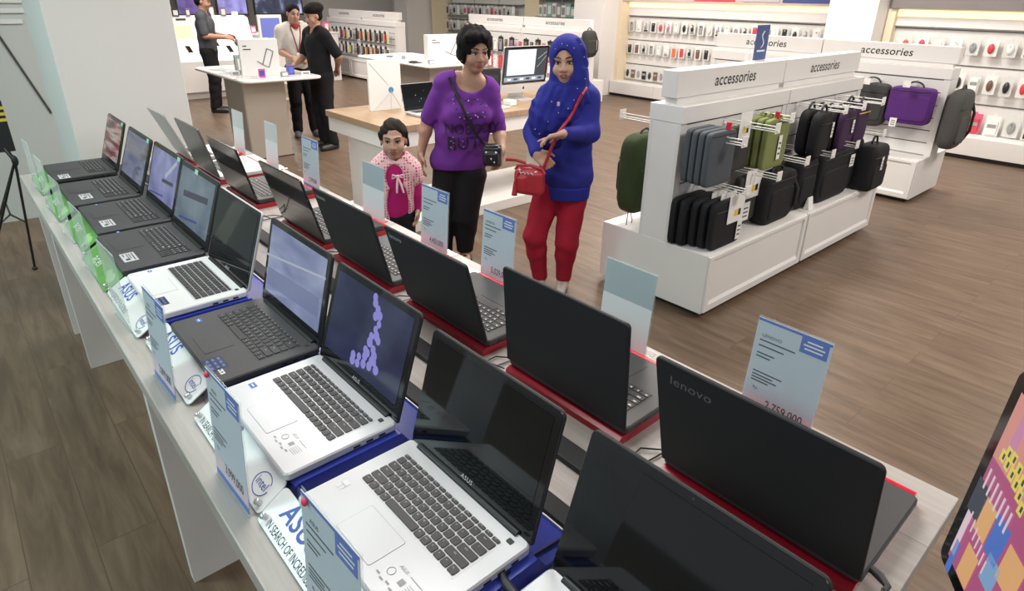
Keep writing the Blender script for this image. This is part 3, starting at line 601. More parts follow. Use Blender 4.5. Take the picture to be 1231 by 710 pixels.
bag('messenger_bag', (-1.80, 3.89, .57), (.38, .13, .34), R90, FB, 'large black messenger bag standing behind the front base seam', 'bag', None, [('pocket', .4, .8, .6), ('zip', .85), ('strap', .15), ('handle', .2, .04)], .3); hook(G1a, gx(G1a, 3.95), .80)
for i in range(2):
    bag('camera_pouch', (-1.86+.10*i, 4.36-.04*i, .92), (.20, .085, .31), R90, FB, ['rear black rounded pouch right of the green sleeves', 'front black rounded pouch with white side tag'][i], 'pouch', 'black rounded pouches', [('zip', .75), ('handle', .2, .05)] + ([('tag', .07, .6, .025, .1)] if i else []), .5)
hook(G1b, gx(G1b, 4.38), 1.075)
for i in range(4):
    bag('camera_pouch', (-1.92+.055*i, 4.66+.02*i, .90), (.22, .05, .29), R90, (FDP, FDP, FB, FDP)[i], ['plum pouch at the back of its hook', 'plum pouch behind the black one', 'black pouch with round yellow tag', 'plum pouch in front of the round yellow tag'][i], 'pouch', None, [('zip', .8), ('handle', .2, .04)] + ([('disc', -.02, .72)] if i == 2 else []) + ([('tag', .05, .6, .03, .09)] if i == 3 else []), .4)
hook(G1b, gx(G1b, 4.68), 1.07)
for i in range(2):
    bag('camera_pouch', (-1.86+.08*i, 5.0+.02*i, .92), (.22, .06, .30), R90, (FB, FDP)[i], ['black pouch behind the plum one, far end of the island', 'plum pouch with yellow edging at the far end of the island'][i], 'pouch', None, [('zip', .75, YEL if i else BLACK), ('handle', .2, .04)], .4)
hook(G1b, gx(G1b, 5.02), 1.07)
bag('messenger_bag', (-1.83, 4.30, .585), (.26, .15, .36), R90, FB, 'narrow black bag standing left of the wide black briefcase', 'bag', None, [('pocket', .4, .8, .5), ('zip', .85)], .32); hook(G1b, gx(G1b, 4.33), .79)
bag('briefcase', (-1.80, 4.70, .585), (.52, .14, .36), R90, FB, 'wide black briefcase with white tag in the middle of the far island', 'briefcase', None, [('pocket', .38, .9, .55), ('zip', .88), ('handle', .15, .05), ('tag', .20, .72, .07, .09)], .25); hook(G1b, gx(G1b, 4.72), .80)
bag('backpack', (-1.84, 5.09, .60), (.30, .15, .38), R90, FB, 'black backpack squeezed behind the end backpack', 'backpack', None, [('pocket', .35, .8, .5), ('handle', .15, .06)], .35)
bag('backpack', (-1.70, 5.21, .575), (.30, .17, .36), R90, FB, 'black backpack with white tag at the end of the far island', 'backpack', None, [('pocket', .33, .82, .5), ('zip', .75), ('handle', .16, .07), ('tag', -.02, .62, .035, .10)], .35); hook(G1b, gx(G1b, 5.2), .82)
o = empty('price_card', (-1.735, 4.33, .405), R90, 'small white price card standing on the island base', 'price card'); m = MB(); m.prism([(-.02, 0), (.02, 0), (.002, .085), (-.002, .085)], -.035, .035, 'X'); m.build('card', CARD, o)
m = MB()
for q in range(3): m.quad((-.012+.012*(q % 2), -.0125+.0045*q, .028+.018*q), X_, Vector((0, .018, .085)), .03, .008, 0, .001)
m.build('lettering', INKD, o)
bag('backpack', (-2.33, 3.17, .735), (.34, .15, .50), -R90, FNG, 'dark green backpack hanging on the hidden side of the nearest island', 'backpack', None, [('pocket', .35, .8, .5), ('zip', .7), ('handle', .15, .04), ('strap', .1), ('loop', .08)], .42)
for yy in (3.12,): hook(G1a, gx(G1a, yy), 1.06, .30, True, True)
# second island row
bag('shoulder_bag', (-2.33, 6.70, .83), (.36, .16, .40), 0, FDG, 'dark grey shoulder bag left of the purple briefcase', 'bag', None, [('pocket', .4, .85, .5), ('zip', .8), ('handle', .2, .06), ('tag', -.13, .85, .07, .07)], .35); hook(G2a, .02, 1.04)
bag('briefcase', (-1.955, 6.68, .865), (.37, .14, .33), 0, FP, 'purple briefcase with black handles and white tag', 'briefcase', None, [('pocket', .45, .92, .7), ('zip', .9), ('handle', .2, .055), ('tag', -.09, .02, .06, .08)], .25); hook(G2a, .36, 1.05)
bag('backpack', (-1.635, 6.95, .755), (.42, .16, .54), R90, FMG, 'worn grey backpack hanging on the end of the island, right of the purple briefcase', 'backpack', None, [('pocket', .35, .75, .45), ('zip', .7), ('strap', .12), ('handle', .12, .05)], .5)
bag('camera_case', (-2.93, 6.70, 1.13), (.16, .12, .12), 0, FB, 'small black case on top hook behind the nearest sign board', 'case', None, [('handle', .35, .05), ('zip', .6)], .5)
# flag sign on the nearest island
o = empty('flag_sign', (-2.10, 3.985, 1.383), R90, 'narrow blue flag sign with a white swirl standing on the nearest sign board', 'sign')
MB().box(-.06, .06, -.012, .012, 0, .006).build('foot', WHITE_GLOSS, o); m = MB().box(-.075, .075, -.003, .003, .006, .215); p = m.build('panel', mat('flag_blue', (.06, .10, .28), .5), o)
m = MB(); m.tube([(.018*math.sin(q*.7)+.002*q-.006, -.0045, .08+.011*q) for q in range(10)], .004, 6); m.build('swirl', GOLDW, p)
MB().box(-.05, .05, -.0036, -.003, .055, .066).build('lettering', GOLDW, p)
o = empty('clear_tag_stand', (-2.10, 3.82, 1.383), R90, 'small clear plastic stand left of the blue flag sign', 'stand'); MB().prism([(-.02, 0), (.02, 0), (.045, .13), (.03, .13)], -.004, .004, 'Y').build('panel', ACR, o)
# ------------------------------------------------------------------ blister packs
PACKC = {'red': (.62, .05, .07), 'black': (.02, .02, .02), 'white': (.80, .80, .78), 'grey': (.30, .30, .31), 'pink': (.72, .12, .28), 'brown': (.16, .09, .06), 'teal': (.25, .45, .42), 'yellow': (.7, .6, .1), 'orange': (.75, .16, .06), 'mauve': (.24, .13, .22), 'green': (.25, .4, .2)}
PM = {k: mat('pack_'+k, v, .4) for k, v in PACKC.items()}; CLEARC = mat('pack_card_pale', (.66, .67, .64), .35); PINKC = mat('pack_card_pink', (.65, .12, .22), .4)
PROTO = {}
def pack(shape, col, card, w, h):
    key = (shape, col, card, w, h)
    if key in PROTO: return copy_tree(PROTO[key])
    o = empty('blister_pack'); PROTO[key] = o
    cm = {'pale': CLEARC, 'pink': PINKC, 'white': CARD, 'black': PM['black'], 'red': PM['red']}[card]
    m = MB().rslab(-w/2, w/2, -h, 0, -.002, .002, .008, 0, 3); m.M = None
    m.v = [(x, -z, y) for x, y, z in m.v]; m.box(-.012, .012, -.003, .003, -.002, .02, 0); m.build('card', cm, o)
    m = MB()
    if shape == 'mouse': m.ell((0, -.012, -h*.55), (w*.27, .02, h*.30), 0, 14, 9); m.box(-.002, .002, -.034, -.028, -h*.45, -h*.3, 1)
    elif shape == 'phone': m.box(-w*.3, w*.3, -.014, -.002, -h*.9, -h*.18, 0, .006); m.box(-w*.1, w*.1, -.0155, -.014, -h*.35, -h*.25, 1)
    elif shape == 'plug': m.ell((0, -.012, -h*.6), (w*.2, .018, h*.16), 0, 12, 8, .5); m.tube([(0, -.012, -h*.45), (w*.15, -.012, -h*.3), (-w*.1, -.012, -h*.22)], .006, 6); m.box(-w*.35, w*.35, -.004, -.002, -h*.95, -h*.82, 1)
    else: m.box(-w*.36, w*.36, -.02, -.002, -h*.92, -h*.25, 0, .004); m.box(-w*.3, w*.3, -.0215, -.02, -h*.6, -h*.42, 1)
    m.build('product', [PM[col], PM['grey' if col != 'grey' else 'black']], o)
    return o
def pack_row(start, step, n, rz, cols, place, group, shapes=('mouse',), cards=('pale',), w=.10, h=.16, ords=None, seed=1):
    r = random.Random(seed)
    for i in range(n):
        c = cols[i % len(cols)]; o = pack(shapes[i % len(shapes)], c, cards[i % len(cards)], w, h)
        o.location = (start[0]+step[0]*i, start[1]+step[1]*i, start[2]+r.uniform(-.012, .004)); o.rotation_euler = (0, 0, rz)
        tag(o, f'{c} {dict(mouse="rounded", phone="slab-shaped", plug="cable-shaped", box="boxy")[shapes[i % len(shapes)]]} pack, {ORD[i]} from left, {place}', 'packaged accessory', group)
# ------------------------------------------------------------------ wall bays
COVE = mat('cove_light', (.9, .8, .5), .5, emit=(1, .78, .36), es=1.3)
WARMGLOW = mat('warm_glow_tint', (.78, .66, .48), .7)  # warm glow put into the colour of the bay-end strips
def wall_bay(x0, x1, yf, label, rails, upper, nseam):
    yp = yf+.38; o = empty('wall_shelf', ((x0+x1)/2, yf, 0), 0, label, 'wall shelf'); h = (x1-x0)/2
    MB().box(-h, h, .03, .38, 0, .06).build('kick', BLACKM, o)
    m = MB(); n = nseam; s = 2*h/n
    for i in range(n): m.box(-h+s*i+.002, -h+s*(i+1)-.002, 0, .38, .05, .262, 0, .003)
    m.build('drawer_base', WHITE, o)
    m = MB().box(-h, h, .38, .5, .262, CEIL); m.build('back_panel', SLAT, o)
    m = MB()
    for z in rails: m.box(-h+.02, h-.02, .372, .382, z, z+.012)
    m.build('slot_rail', DARKSLOT, o)
    m = MB().box(-h, h, .33, .382, rails[0]+.03, 1.57, 0, .003); m.build('header', WHITE, o)
    m = MB().box(-h, h, .335, .382, 1.575, 1.65); m.build('cove_light', COVE, o)
    m = MB().box(-h, h, .22, .382, 1.665, CEIL-.02); m.build('bulkhead', upper, o)
    return o
GREYUP = mat('grey_bulkhead', (.20, .18, .175), .6, noise=.25, nscale=1.2)
BR_ = wall_bay(-3.22, 1.6, 9.05, 'white wall shelf with mice packs under a yellow cove light, right', (1.43, 1.03, .60), GREYUP, 5)
BL_ = wall_bay(-8.03, -3.9, 9.62, 'white wall shelf with small packs under a yellow cove light, left', (1.40, 1.0, .57), mat('pink_poster_band', (.55, .45, .45), .6, noise=.3, nscale=.8), 4)
struct('trim_3', MB().box(-3.86, -3.26, 8.95, 9.6, 0, CEIL), WHITE)
struct('trim_4', MB().box(-3.25, -3.16, 9.3, 9.44, .262, 1.66), WARMGLOW)
struct('trim_5', MB().box(-8.75, -8.05, 9.3, 10.1, 0, CEIL), WALLW)
struct('trim_6', MB().box(-8.06, -7.96, 9.75, 10.02, .262, 1.66), WARMGLOW)
pack_row((-2.98, 9.36, 1.36), (.185, 0, 0), 15, 0, ['red', 'red', 'white', 'white', 'grey', 'red', 'white', 'black', 'red', 'grey', 'white'], 'upper row of right wall shelf', 'right wall upper packs', ('mouse', 'mouse', 'mouse', 'plug'), ('pale', 'white'), .13, .19)
pack_row((-2.95, 9.36, .96), (.165, 0, 0), 16, 0, ['black', 'red', 'black', 'red', 'black', 'white', 'brown'], 'middle row of right wall shelf', 'right wall middle packs', ('mouse', 'box', 'mouse', 'mouse'), ('white', 'pale'), .12, .22, seed=2)
pack_row((-2.95, 9.34, .52), (.19, 0, 0), 14, 0, ['white', 'grey', 'black', 'white', 'pink', 'red'], 'lower row of right wall shelf', 'right wall lower packs', ('box', 'mouse', 'box'), ('white', 'pale', 'white', 'white', 'pink', 'pink'), .15, .24, seed=3)
pack_row((-7.85, 9.93, 1.36), (.165, 0, 0), 24, 0, ['grey', 'white', 'grey', 'black', 'red', 'pink', 'white', 'black', 'black', 'grey', 'white'], 'upper row of left wall shelf', 'left wall upper packs', ('phone', 'mouse', 'plug'), ('pale', 'white'), .12, .20, seed=4)
pack_row((-7.85, 9.93, .96), (.165, 0, 0), 14, 0, ['black', 'brown', 'black', 'grey', 'white', 'white', 'orange', 'red'], 'middle row of left wall shelf', 'left wall middle packs', ('phone', 'phone', 'plug'), ('pale', 'white'), .12, .20, seed=5)
pack_row((-7.85, 9.93, .53), (.13, 0, 0), 14, 0, ['black', 'brown', 'grey', 'black'], 'lower row of left wall shelf', 'left wall lower packs', ('mouse', 'box'), ('pale',), .12, .22, seed=6)
# posters above the left bay
for i, (x0, x1, c) in enumerate(((-4.95, -4.25, (.06, .08, .25)), (-5.6, -5.0, (.5, .48, .5)), (-6.5, -5.75, (.62, .06, .10)))):
    o = MB().box(x0, x1, 9.83, 9.838, 1.70, 2.5).box(x0+.05, x1-.05, 9.828, 9.83, 1.76, 1.95, 1).build('wall_poster', [mat(f'poster_{i}', c, .4), PAPER]); tag(o, ['navy poster above the left wall shelf', 'pale grey poster above the left wall shelf', 'crimson poster above the left wall shelf'][i], 'poster')
# ------------------------------------------------------------------ promotional screen close to the camera, right
BLp = EYE+ray((1127, 664))*.85; hd = Vector((.531, -.849, 0)).normalized(); nf = Vector((-hd.y, hd.x, 0)); nf = nf if nf.x < 0 else -nf   # facing the table
o = empty('promotional_screen', (BLp[0]+hd.x*.2-nf.x*.03, BLp[1]+hd.y*.2-nf.y*.03, 0), 0, 'tilted black-rimmed promotional screen with pink advert, cut off by the right edge', 'screen')
d = ray((1226, 438)); lean = math.radians(2)
upv = Vector((-nf.x*math.sin(lean), -nf.y*math.sin(lean), math.cos(lean))); nrm = hd.cross(upv); 
if nrm.dot(nf) < 0: exv = -hd
else: exv = hd
nrm = hd.cross(upv); flip = nrm.dot(nf) < 0
B0 = Vector(BLp)-o.location
P3 = Matrix(((hd.x, upv.x, nf.x*math.cos(lean), B0.x), (hd.y, upv.y, nf.y*math.cos(lean), B0.y), (hd.z, upv.z, math.sin(lean), B0.z), (0, 0, 0, 1)))
def scr_pt(px):
    n = np.array(P3.col[2][:3]); P = np.array(BLp); dd = ray(px); t = ((P-EYE)@n)/(dd@n); q = EYE+dd*t-P
    return float(q@np.array(hd)), float(q@np.array(upv))
SW, SH = .44, .30
def fq(m, u0, u1, v0, v1, s, l):
    a = [P3 @ Vector(p) for p in ((u0, v0, l), (u1, v0, l), (u1, v1, l), (u0, v1, l))]
    m.add(a if not flip else a[::-1], [(0, 1, 2, 3)], s)
m = MB().at(P3); m.rslab(0, SW, 0, SH, -.018, -.001, .014, 0, 4, .002)
if flip: m.f = [q[::-1] for q in m.f]
m.build('housing', GLOSSB, o)
m = MB(); b = .022; em = lambda n, c: mat('advert_'+n, (.02, .02, .02), .3, emit=c, es=.72)
fq(m, b, SW-b, b, SH-b, 0, .0002); fq(m, b, SW-b, SH*.62, SH-b, 1, .0004)
for q in range(4): fq(m, b+.02+.05*q, b+.035+.05*q, SH*.63, SH-b, 2, .0006)
m.build('screen', [em('magenta', (.40, .08, .19)), em('orange', (.62, .26, .22)), em('pink', (.55, .22, .38))], o)
m = MB()
def blk(px, w, h, s, l=.0008): u, v = scr_pt(px); fq(m, u-w/2, u+w/2, v-h/2, v+h/2, s, l)
cols = ['blue', 'amber', 'dark', 'white', 'yellow', 'sky']
for px, w, h, s in (((1177, 600), .030, .050, 2), ((1185, 625), .030, .05, 1), ((1199, 650), .032, .055, 0), ((1156, 640), .012, .07, 3), ((1163, 680), .03, .05, 1), ((1190, 690), .03, .04, 5), ((1146, 668), .012, .05, 0), ((1215, 690), .04, .05, 1)): blk(px, w, h, s)
for i, px in enumerate(((1207, 548), (1212, 558), (1217, 570), (1222, 582), (1226, 596), (1228, 612), (1214, 545), (1220, 552), (1226, 565), (1230, 580))): blk(px, .011, .016, 4, .001); blk((px[0]+1, px[1]+1), .004, .008, 2, .0012)
for i in range(7): blk((1188+4*i, 575+9*i), .004, .03, 3, .001); blk((1168+2.5*i, 622+10*i), .003, .02, 3, .001)
m.build('advert_print', [em(c, e) for c, e in zip(cols, ((.07, .16, .50), (.70, .38, .16), (.04, .05, .07), (.70, .55, .62), (.72, .60, .10), (.2, .35, .55)))], o)
bk = Vector((-nf.x*.04+hd.x*.22, -nf.y*.04+hd.y*.22, 0))
m = MB(); c = B0+bk; m.tube([(c.x, c.y, .02), (c.x, c.y, B0.z+.12), (c.x+nf.x*.022, c.y+nf.y*.022, B0.z+.14)], .018, 10); m.build('pole', BLACKM, o)
MB().cyl((c.x, c.y, 0), (c.x, c.y, .02), .16, 28).build('foot_plate', BLACKM, o)
# ------------------------------------------------------------------ pillar-legged white tables
STONE = mat('beige_metal', (.42, .36, .30), .35, metal=.2, noise=.06, nscale=3)
def pillar_table(x0, x1, y0, y1, z, bx0, bx1, by0, by1, legm, label):
    o = empty('pillar_table', ((x0+x1)/2, (y0+y1)/2, 0), 0, label, 'table'); c = o.location
    MB().rslab(x0-c.x, x1-c.x, y0-c.y, y1-c.y, z-.028, z, .09, 0, 6, .008).build('table_top', WHITE_GLOSS, o)
    MB().rslab(bx0-c.x, bx1-c.x, by0-c.y, by1-c.y, .012, z-.028, .02, 0, 4).build('pillar_leg', legm, o)
    MB().box(bx0-c.x-.01, bx1-c.x+.01, by0-c.y-.01, by1-c.y+.01, 0, .012).build('foot_plate', DGREY, o); return o
pillar_table(-8.45, -6.80, 2.33, 3.22, .885, -7.62, -7.05, 2.40, 2.87, STONE, 'white tablet table on a beige pillar leg, beside the two standing men')
pillar_table(-8.95, -7.05, 4.78, 5.75, .875, -8.5, -7.3, 4.98, 5.55, STONE, 'white tablet table on a wide pillar leg, behind the oak counter')
BOXW = mat('white_box_card', (.80, .79, .77), .4)
def tablet_box(x, y, z, rz, w, d, h, label):
    o = empty('product_box', (x, y, z), rz, label, 'product box'); MB().box(-w/2, w/2, -d/2, d/2, 0, h, 0, .004).build('carton', BOXW, o)
    f = -d/2; m = MB(); a = .13
    for (p, q) in (((-.02, .30), (.10, .74)), ((.10, .74), (.22, .66)), ((.22, .66), (.10, .22)), ((.10, .22), (-.02, .30)), ((-.02, .30), (-.12, .40))): m.tube([(w*1.3*p[0]+w*.08, f-.001, h*p[1]), (w*1.3*q[0]+w*.08, f-.001, h*q[1])], .006, 5)
    m.build('tablet_print', mat('grey_print', (.20, .20, .21), .4), o)
    m = MB()
    for q, l in enumerate((.10, .20)): m.box(-w*.40, -w*.40+w*l, f-.0012, f, h*(.80-.09*q), h*(.80-.09*q)+h*.03)
    m.build('lettering', INKD, o); return o
tablet_box(-7.25, 2.70, .885, R90-.25, .40, .12, .38, 'white box with tablet picture on the table beside the two men')
tablet_box(-7.42, 5.35, .875, R90-.1, .62, .12, .36, 'white box with tablet picture on the table behind the oak counter')
def flat_device(x, y, z, rz, w, d, c, label, cat='tablet', prop=.0):
    o = empty('tablet_device' if cat == 'tablet' else 'phone', (x, y, z), rz, label, cat); a = prop
    M = Matrix.Rotation(a, 4, 'X'); m = MB().at(M); m.rslab(-w/2, w/2, -d/2, d/2, .001, .009, .008, 0, 3, .002); m.build('housing', WHITE_GLOSS if c == 'w' else BLACK, o)
    m = MB().at(M); m.quad((0, 0, .009), X_, Y_, w*.86, d*.84, 0, .0004); m.build('screen', mat('pale_screen', (.55, .58, .6), .2) if c == 'w' else GLOSSB, o); return o
for i, (x, y, rz, c, lb) in enumerate(((-7.95, 2.52, .4, 'w', 'white tablet lying at the rear left of the beige pillar table'), (-7.55, 2.50, .9, 'w', 'white tablet near the front corner of the beige pillar table'), (-7.05, 2.47, 1.2, 'w', 'white tablet at the nearest rim of the beige pillar table'), (-7.9, 2.95, 1.4, 'b', 'dark tablet lying behind the box on the beige pillar table'))): flat_device(x, y, .885, rz, .25, .17, c, lb)
for i, (x, y, rz, lb) in enumerate(((-8.1, 5.05, .4, 'dark phone at the left of the white box table'), (-7.65, 4.95, .7, 'dark phone before the tablet picture box'), (-7.5, 4.9, .2, 'second dark phone before the tablet picture box'), (-8.5, 5.1, .9, 'dark phone at the far corner of the rear tablet table'))): flat_device(x, y, .875, rz, .09, .17, 'b', lb, 'phone')
def small_box(x, y, z, rz, w, d, h, m_, m2, label, name='small_box', cat='box'):
    o = empty(name, (x, y, z), rz, label, cat); MB().box(-w/2, w/2, -d/2, d/2, 0, h, 0, .002).build('carton', m_, o); m = MB(); m.quad((0, -d/2, h*.5), X_, Z_, w*.7, h*.6, 0, .001); m.build('printed_panel', m2, o); return o
VIO = mat('violet_card', (.12, .07, .42), .4); MAG = mat('magenta_card', (.55, .12, .35), .4)
small_box(-7.12, 2.98, .885, R90, .07, .06, .10, VIO, INKLB, 'violet box in front of the man in white')
small_box(-7.02, 2.62, .885, R90-.3, .07, .01, .09, MAG, VIO, 'small pink card below the tablet picture box')
small_box(-7.52, 2.60, .885, R90, .16, .05, .20, mat('grey_green_card', (.33, .38, .36), .4), CARD, 'grey card stand left of the tablet picture box')
# ------------------------------------------------------------------ oak counter
o = empty('oak_counter', (-4.47, 3.9, 0), 0, 'white counter with light oak top and low plinth, behind the family', 'counter')
def lc(mb, n, m_, p=o): q = mb.build(n, m_, p); q.location = -Vector(p.location); return q
lc(MB().box(-4.96, -3.98, 2.33, 4.55, .80, .85, 0, .003), 'oak_top', OAK); lc(MB().box(-4.945, -3.995, 2.345, 4.535, .685, .80), 'apron', WHITE)
lc(MB().box(-4.74, -4.06, 2.40, 2.46, .09, .69), 'end_panel', WHITE); lc(MB().box(-4.74, -4.06, 4.42, 4.48, .09, .69), 'end_panel', WHITE); lc(MB().box(-4.80, -3.985, 2.40, 4.50, 0, .09, 0, .004), 'plinth', WHITE_GLOSS)
# white board with folded lines and a blue dot
o = empty('white_display_board', (-4.66, 2.73, .85), R90-.08, 'blank white display board with a blue dot on the oak counter', 'display board')
MB().box(-.145, .145, -.012, .012, 0, .40, 0, .003).build('panel', BOXW, o); m = MB(); m.cyl((.05, -.0125, .16), (.05, -.0135, .16), .024, 20); m.build('blue_dot', mat('dot_blue', (.07, .25, .48), .4), o)
m = MB(); g = mat('faint_line', (.55, .56, .56), .5)
for p, q in (((-.13, .38), (.03, .20)), ((.05, .136), (.04, 0)), ((.05, .15), (.13, .02)), ((.04, .14), (-.12, .0))): m.tube([(p[0], -.013, p[1]), (q[0], -.013, q[1])], .0018, 4)
m.build('fold_lines', g, o)
qq, M, _ = laptop(-4.40, 2.90, .85, R90, .31, .22, .215, 78, SILVER, SILVER, 'silver laptop with a black starry screen on the oak counter', None, 'mesh', scr_off)
m = MB().at(M)
for (x, y, r) in ((-.03, .12, .0035), (.02, .09, .003), (.0, .07, .0025), (.05, .15, .002), (.08, .05, .0025)): m.cyl((x, y, .0008), (x, y, .0011), r, 8)
m.build('screen_graphic', mat('star_glow', (.1, .1, .2), .4, emit=(.45, .45, .9), es=1), qq)
# all-in-one computer
o = empty('desktop_computer', (-4.46, 4.05, .85), R90-.06, 'silver all-in-one desktop computer with a bright screen on the oak counter', 'computer')
t = math.radians(8); M = Matrix(((1, 0, 0, 0), (0, math.cos(t), -math.sin(t), -.05), (0, math.sin(t), math.cos(t), .065), (0, 0, 0, 1))) @ Matrix.Scale(.90, 4) @ Matrix.Rotation(R90, 4, 'X')
ALU = mat('aluminium', (.66, .66, .65), .35, metal=.5)
m = MB().at(M); m.rslab(-.29, .29, 0, .46, -.022, 0, .012, 0, 4, .003); m.build('housing', ALU, o)
m = MB().at(M); m.rslab(-.288, .288, .092, .458, 0, .0015, .01, 0, 4); b_ = m.build('bezel', GLOSSB, o)
m = MB().at(M); m.quad((0, .275, 0), X_, Y_, .54, .325, 0, .002); m.quad((-.06, .305, 0), X_, Y_, .36, .25, 1, .0025); m.quad((0, .14, 0), X_, Y_, .53, .045, 2, .0025)
for q in range(6): m.quad((-.2+.08*q, .14, 0), X_, Y_, .05, .02, 0 if q % 2 else 1, .003)
m.tube([(.15, .25, .003), (.26, .36, .003)], .003, 5, 2); m.tube([(.15, .33, .003), (.26, .40, .003)], .003, 5, 2)
m.build('screen', [mat('desktop_dark', (.02, .02, .02), .2, emit=(.035, .04, .05), es=1), mat('desktop_window', (.02, .02, .02), .2, emit=(.80, .86, .95), es=1.0), mat('desktop_dock', (.02, .02, .02), .2, emit=(.35, .40, .48), es=.8)], b_)
m = MB().at(M); m.ell((0, .045, 0), (.013, .014, .001), 0, 14, 6); m.ell((.006, .064, 0), (.004, .006, .001), 0, 8, 5); m.build('emblem', BLACKINK, o)
m = MB(); m.prism([(.0, .0), (.0, .006), (-.10, .006), (-.10, 0)], -.09, .09, 'X'); m.prism([(.07, .004), (.08, .004), (-.005, .19), (-.025, .19)], -.085, .085, 'X'); m.prism([(-.13, 0), (.08, 0), (.08, .008), (-.13, .005)], -.09, .09, 'X'); m.build('stand', ALU, o)
o = empty('computer_keyboard', (-4.12, 4.12, .85), R90, 'flat white keyboard in front of the bright desktop screen', 'keyboard'); MB().rslab(-.20, .20, -.055, .055, 0, .009, .01, 0, 4, .002).build('body', ALU, o)
m = MB()
for r_ in range(5):
    for c_ in range(14): m.box(-.19+c_*.027, -.167+c_*.027, -.048+r_*.019, -.032+r_*.019, .009, .012)
m.build('keys', WHITE_GLOSS, o)
o = empty('computer_keyboard', (-4.16, 3.50, .85), R90+.1, 'flat white keyboard half hidden behind the woman in purple', 'keyboard'); MB().rslab(-.15, .15, -.055, .055, 0, .009, .01, 0, 4, .002).build('body', ALU, o)
m = MB()
for r_ in range(5):
    for c_ in range(10): m.box(-.14+c_*.027, -.117+c_*.027, -.048+r_*.019, -.032+r_*.019, .009, .012)
m.build('keys', WHITE_GLOSS, o)
small_box(-4.62, 3.83, .85, R90-.2, .20, .03, .27, BLACKM, DGREY, 'dark display board left of the bright desktop screen', 'display_board', 'display board')
small_box(-4.30, 3.62, .85, R90+.1, .07, .05, .10, CARD, INKLB, 'small white card stand left of the bright desktop screen', 'card_stand', 'card stand')
o = MB().box(-.05, .05, -.04, .04, 0, .05, 0, .008).build('adapter_box', mat('clear_white', (.75, .75, .75), .2)); o.location = (-4.22, 3.72, .85); tag(o, 'small pale plastic box beside the white card stand on the oak counter', 'box')
# ------------------------------------------------------------------ packs on the far islands
for gi, (g, nm, cols) in enumerate(((G5a, 'nearer distant island', ['black', 'brown', 'red', 'yellow', 'black', 'orange', 'black', 'green', 'mauve', 'black']), (G5b, 'farther distant island', ['mauve', 'red', 'grey', 'yellow', 'white', 'black', 'brown', 'white']))):
    gx0 = g.location.x-.68
    for rr_, (z, lv) in enumerate(((1.02, 'upper'), (.72, 'lower'))):
        pack_row((gx0, g.location.y-.22, z), (.098, 0, 0), 14, 0, cols if rr_ == 0 else cols[::-1], f'{lv} row of {nm}', f'{lv} packs on {nm}', ('phone',), ('black', 'white'), .085, .22, seed=20+gi*2+rr_)
for gi, (g, nm, cols) in enumerate(((G4b, 'island behind the purple woman', ['white', 'grey', 'brown', 'mauve', 'mauve', 'mauve']), (G4a, 'island behind the blue headscarf', ['red', 'brown', 'black', 'brown', 'red', 'black', 'brown', 'mauve', 'grey']))):
    gx0 = g.location.x-.70
    pack_row((gx0, g.location.y-.22, 1.03), (.155, 0, 0), 10, 0, cols, f'upper row of {nm}', f'upper packs on {nm}', ('phone',), ('pale', 'black'), .13, .26, seed=30+gi)
    pack_row((gx0, g.location.y-.22, .70), (.155, 0, 0), 10, 0, ['white', 'red', 'orange', 'red', 'orange', 'white'], f'lower row of {nm}', f'lower packs on {nm}', ('phone',), ('pale', 'red'), .13, .24, seed=40+gi)
bag('backpack', (-7.30, 8.15, 1.02), (.26, .16, .42), R90, FDG, 'grey backpack hanging at the island end right of the blue headscarf', 'backpack', None, [('pocket', .4, .8, .5), ('handle', .2, .05), ('strap', .1)], .45)
# ------------------------------------------------------------------ back wall racks far behind
CREAM = mat('cream_paint', (.78, .68, .48), .6)
struct('trim_7', MB().box(-14.6, -13.9, 10.1, 10.35, 0, CEIL), CREAM)
struct('trim_8', MB().box(-11.0, -10.55, 10.1, 10.35, 0, CEIL), CREAM)
struct('trim_9', MB().box(-15.3, -14.7, 9.4, 10.2, 0, CEIL), WALLW)
def rack(x0, x1, y, rows, label, dark=False):
    o = empty('wall_rack', ((x0+x1)/2, y, 0), 0, label, 'wall rack'); h = (x1-x0)/2
    MB().box(-h, h, -.02, .1, .1, 2.6).build('back_panel', mat('rack_grey_green', (.36, .38, .34), .5) if dark else mat('rack_pale', (.62, .62, .58), .5), o)
    m = MB()
    for z in rows: m.box(-h, h, -.26, -.02, z-.012, z)
    m.build('shelf', mat('glass_shelf', (.45, .5, .47), .2) if not dark else mat('dark_shelf', (.12, .11, .10), .4), o)
    m = MB()
    for k in range(4): m.box(-h+k*2*h/3-.012, -h+k*2*h/3+.012, -.03, 0, .1, 2.6)
    m.build('upright', METAL, o)
    MB().box(-h, h, -.3, .1, 0, .1).build('base', WHITE, o)
rack(-13.8, -11.05, 10.2, (.5, .85, 1.2, 1.55), 'pale wall rack of hanging packs, behind the woman in purple'); rack(-10.5, -8.8, 10.2, (.55, .95, 1.33, 1.7), 'dark wall rack of pale boxes above the blue headscarf', True)
for rr_, (z, lv) in enumerate(((1.50, 'top'), (1.15, 'middle'), (.80, 'bottom'))):
    pack_row((-13.7, 9.96, z), (.145, 0, 0), 18, 0, ['brown', 'grey', 'black', 'white', 'grey', 'red', 'mauve'], f'{lv} row of the pale wall rack', f'{lv} row packs on the pale wall rack', ('phone', 'plug', 'mouse'), ('pale', 'white'), .12, .22, seed=50+rr_)
rb = random.Random(5)
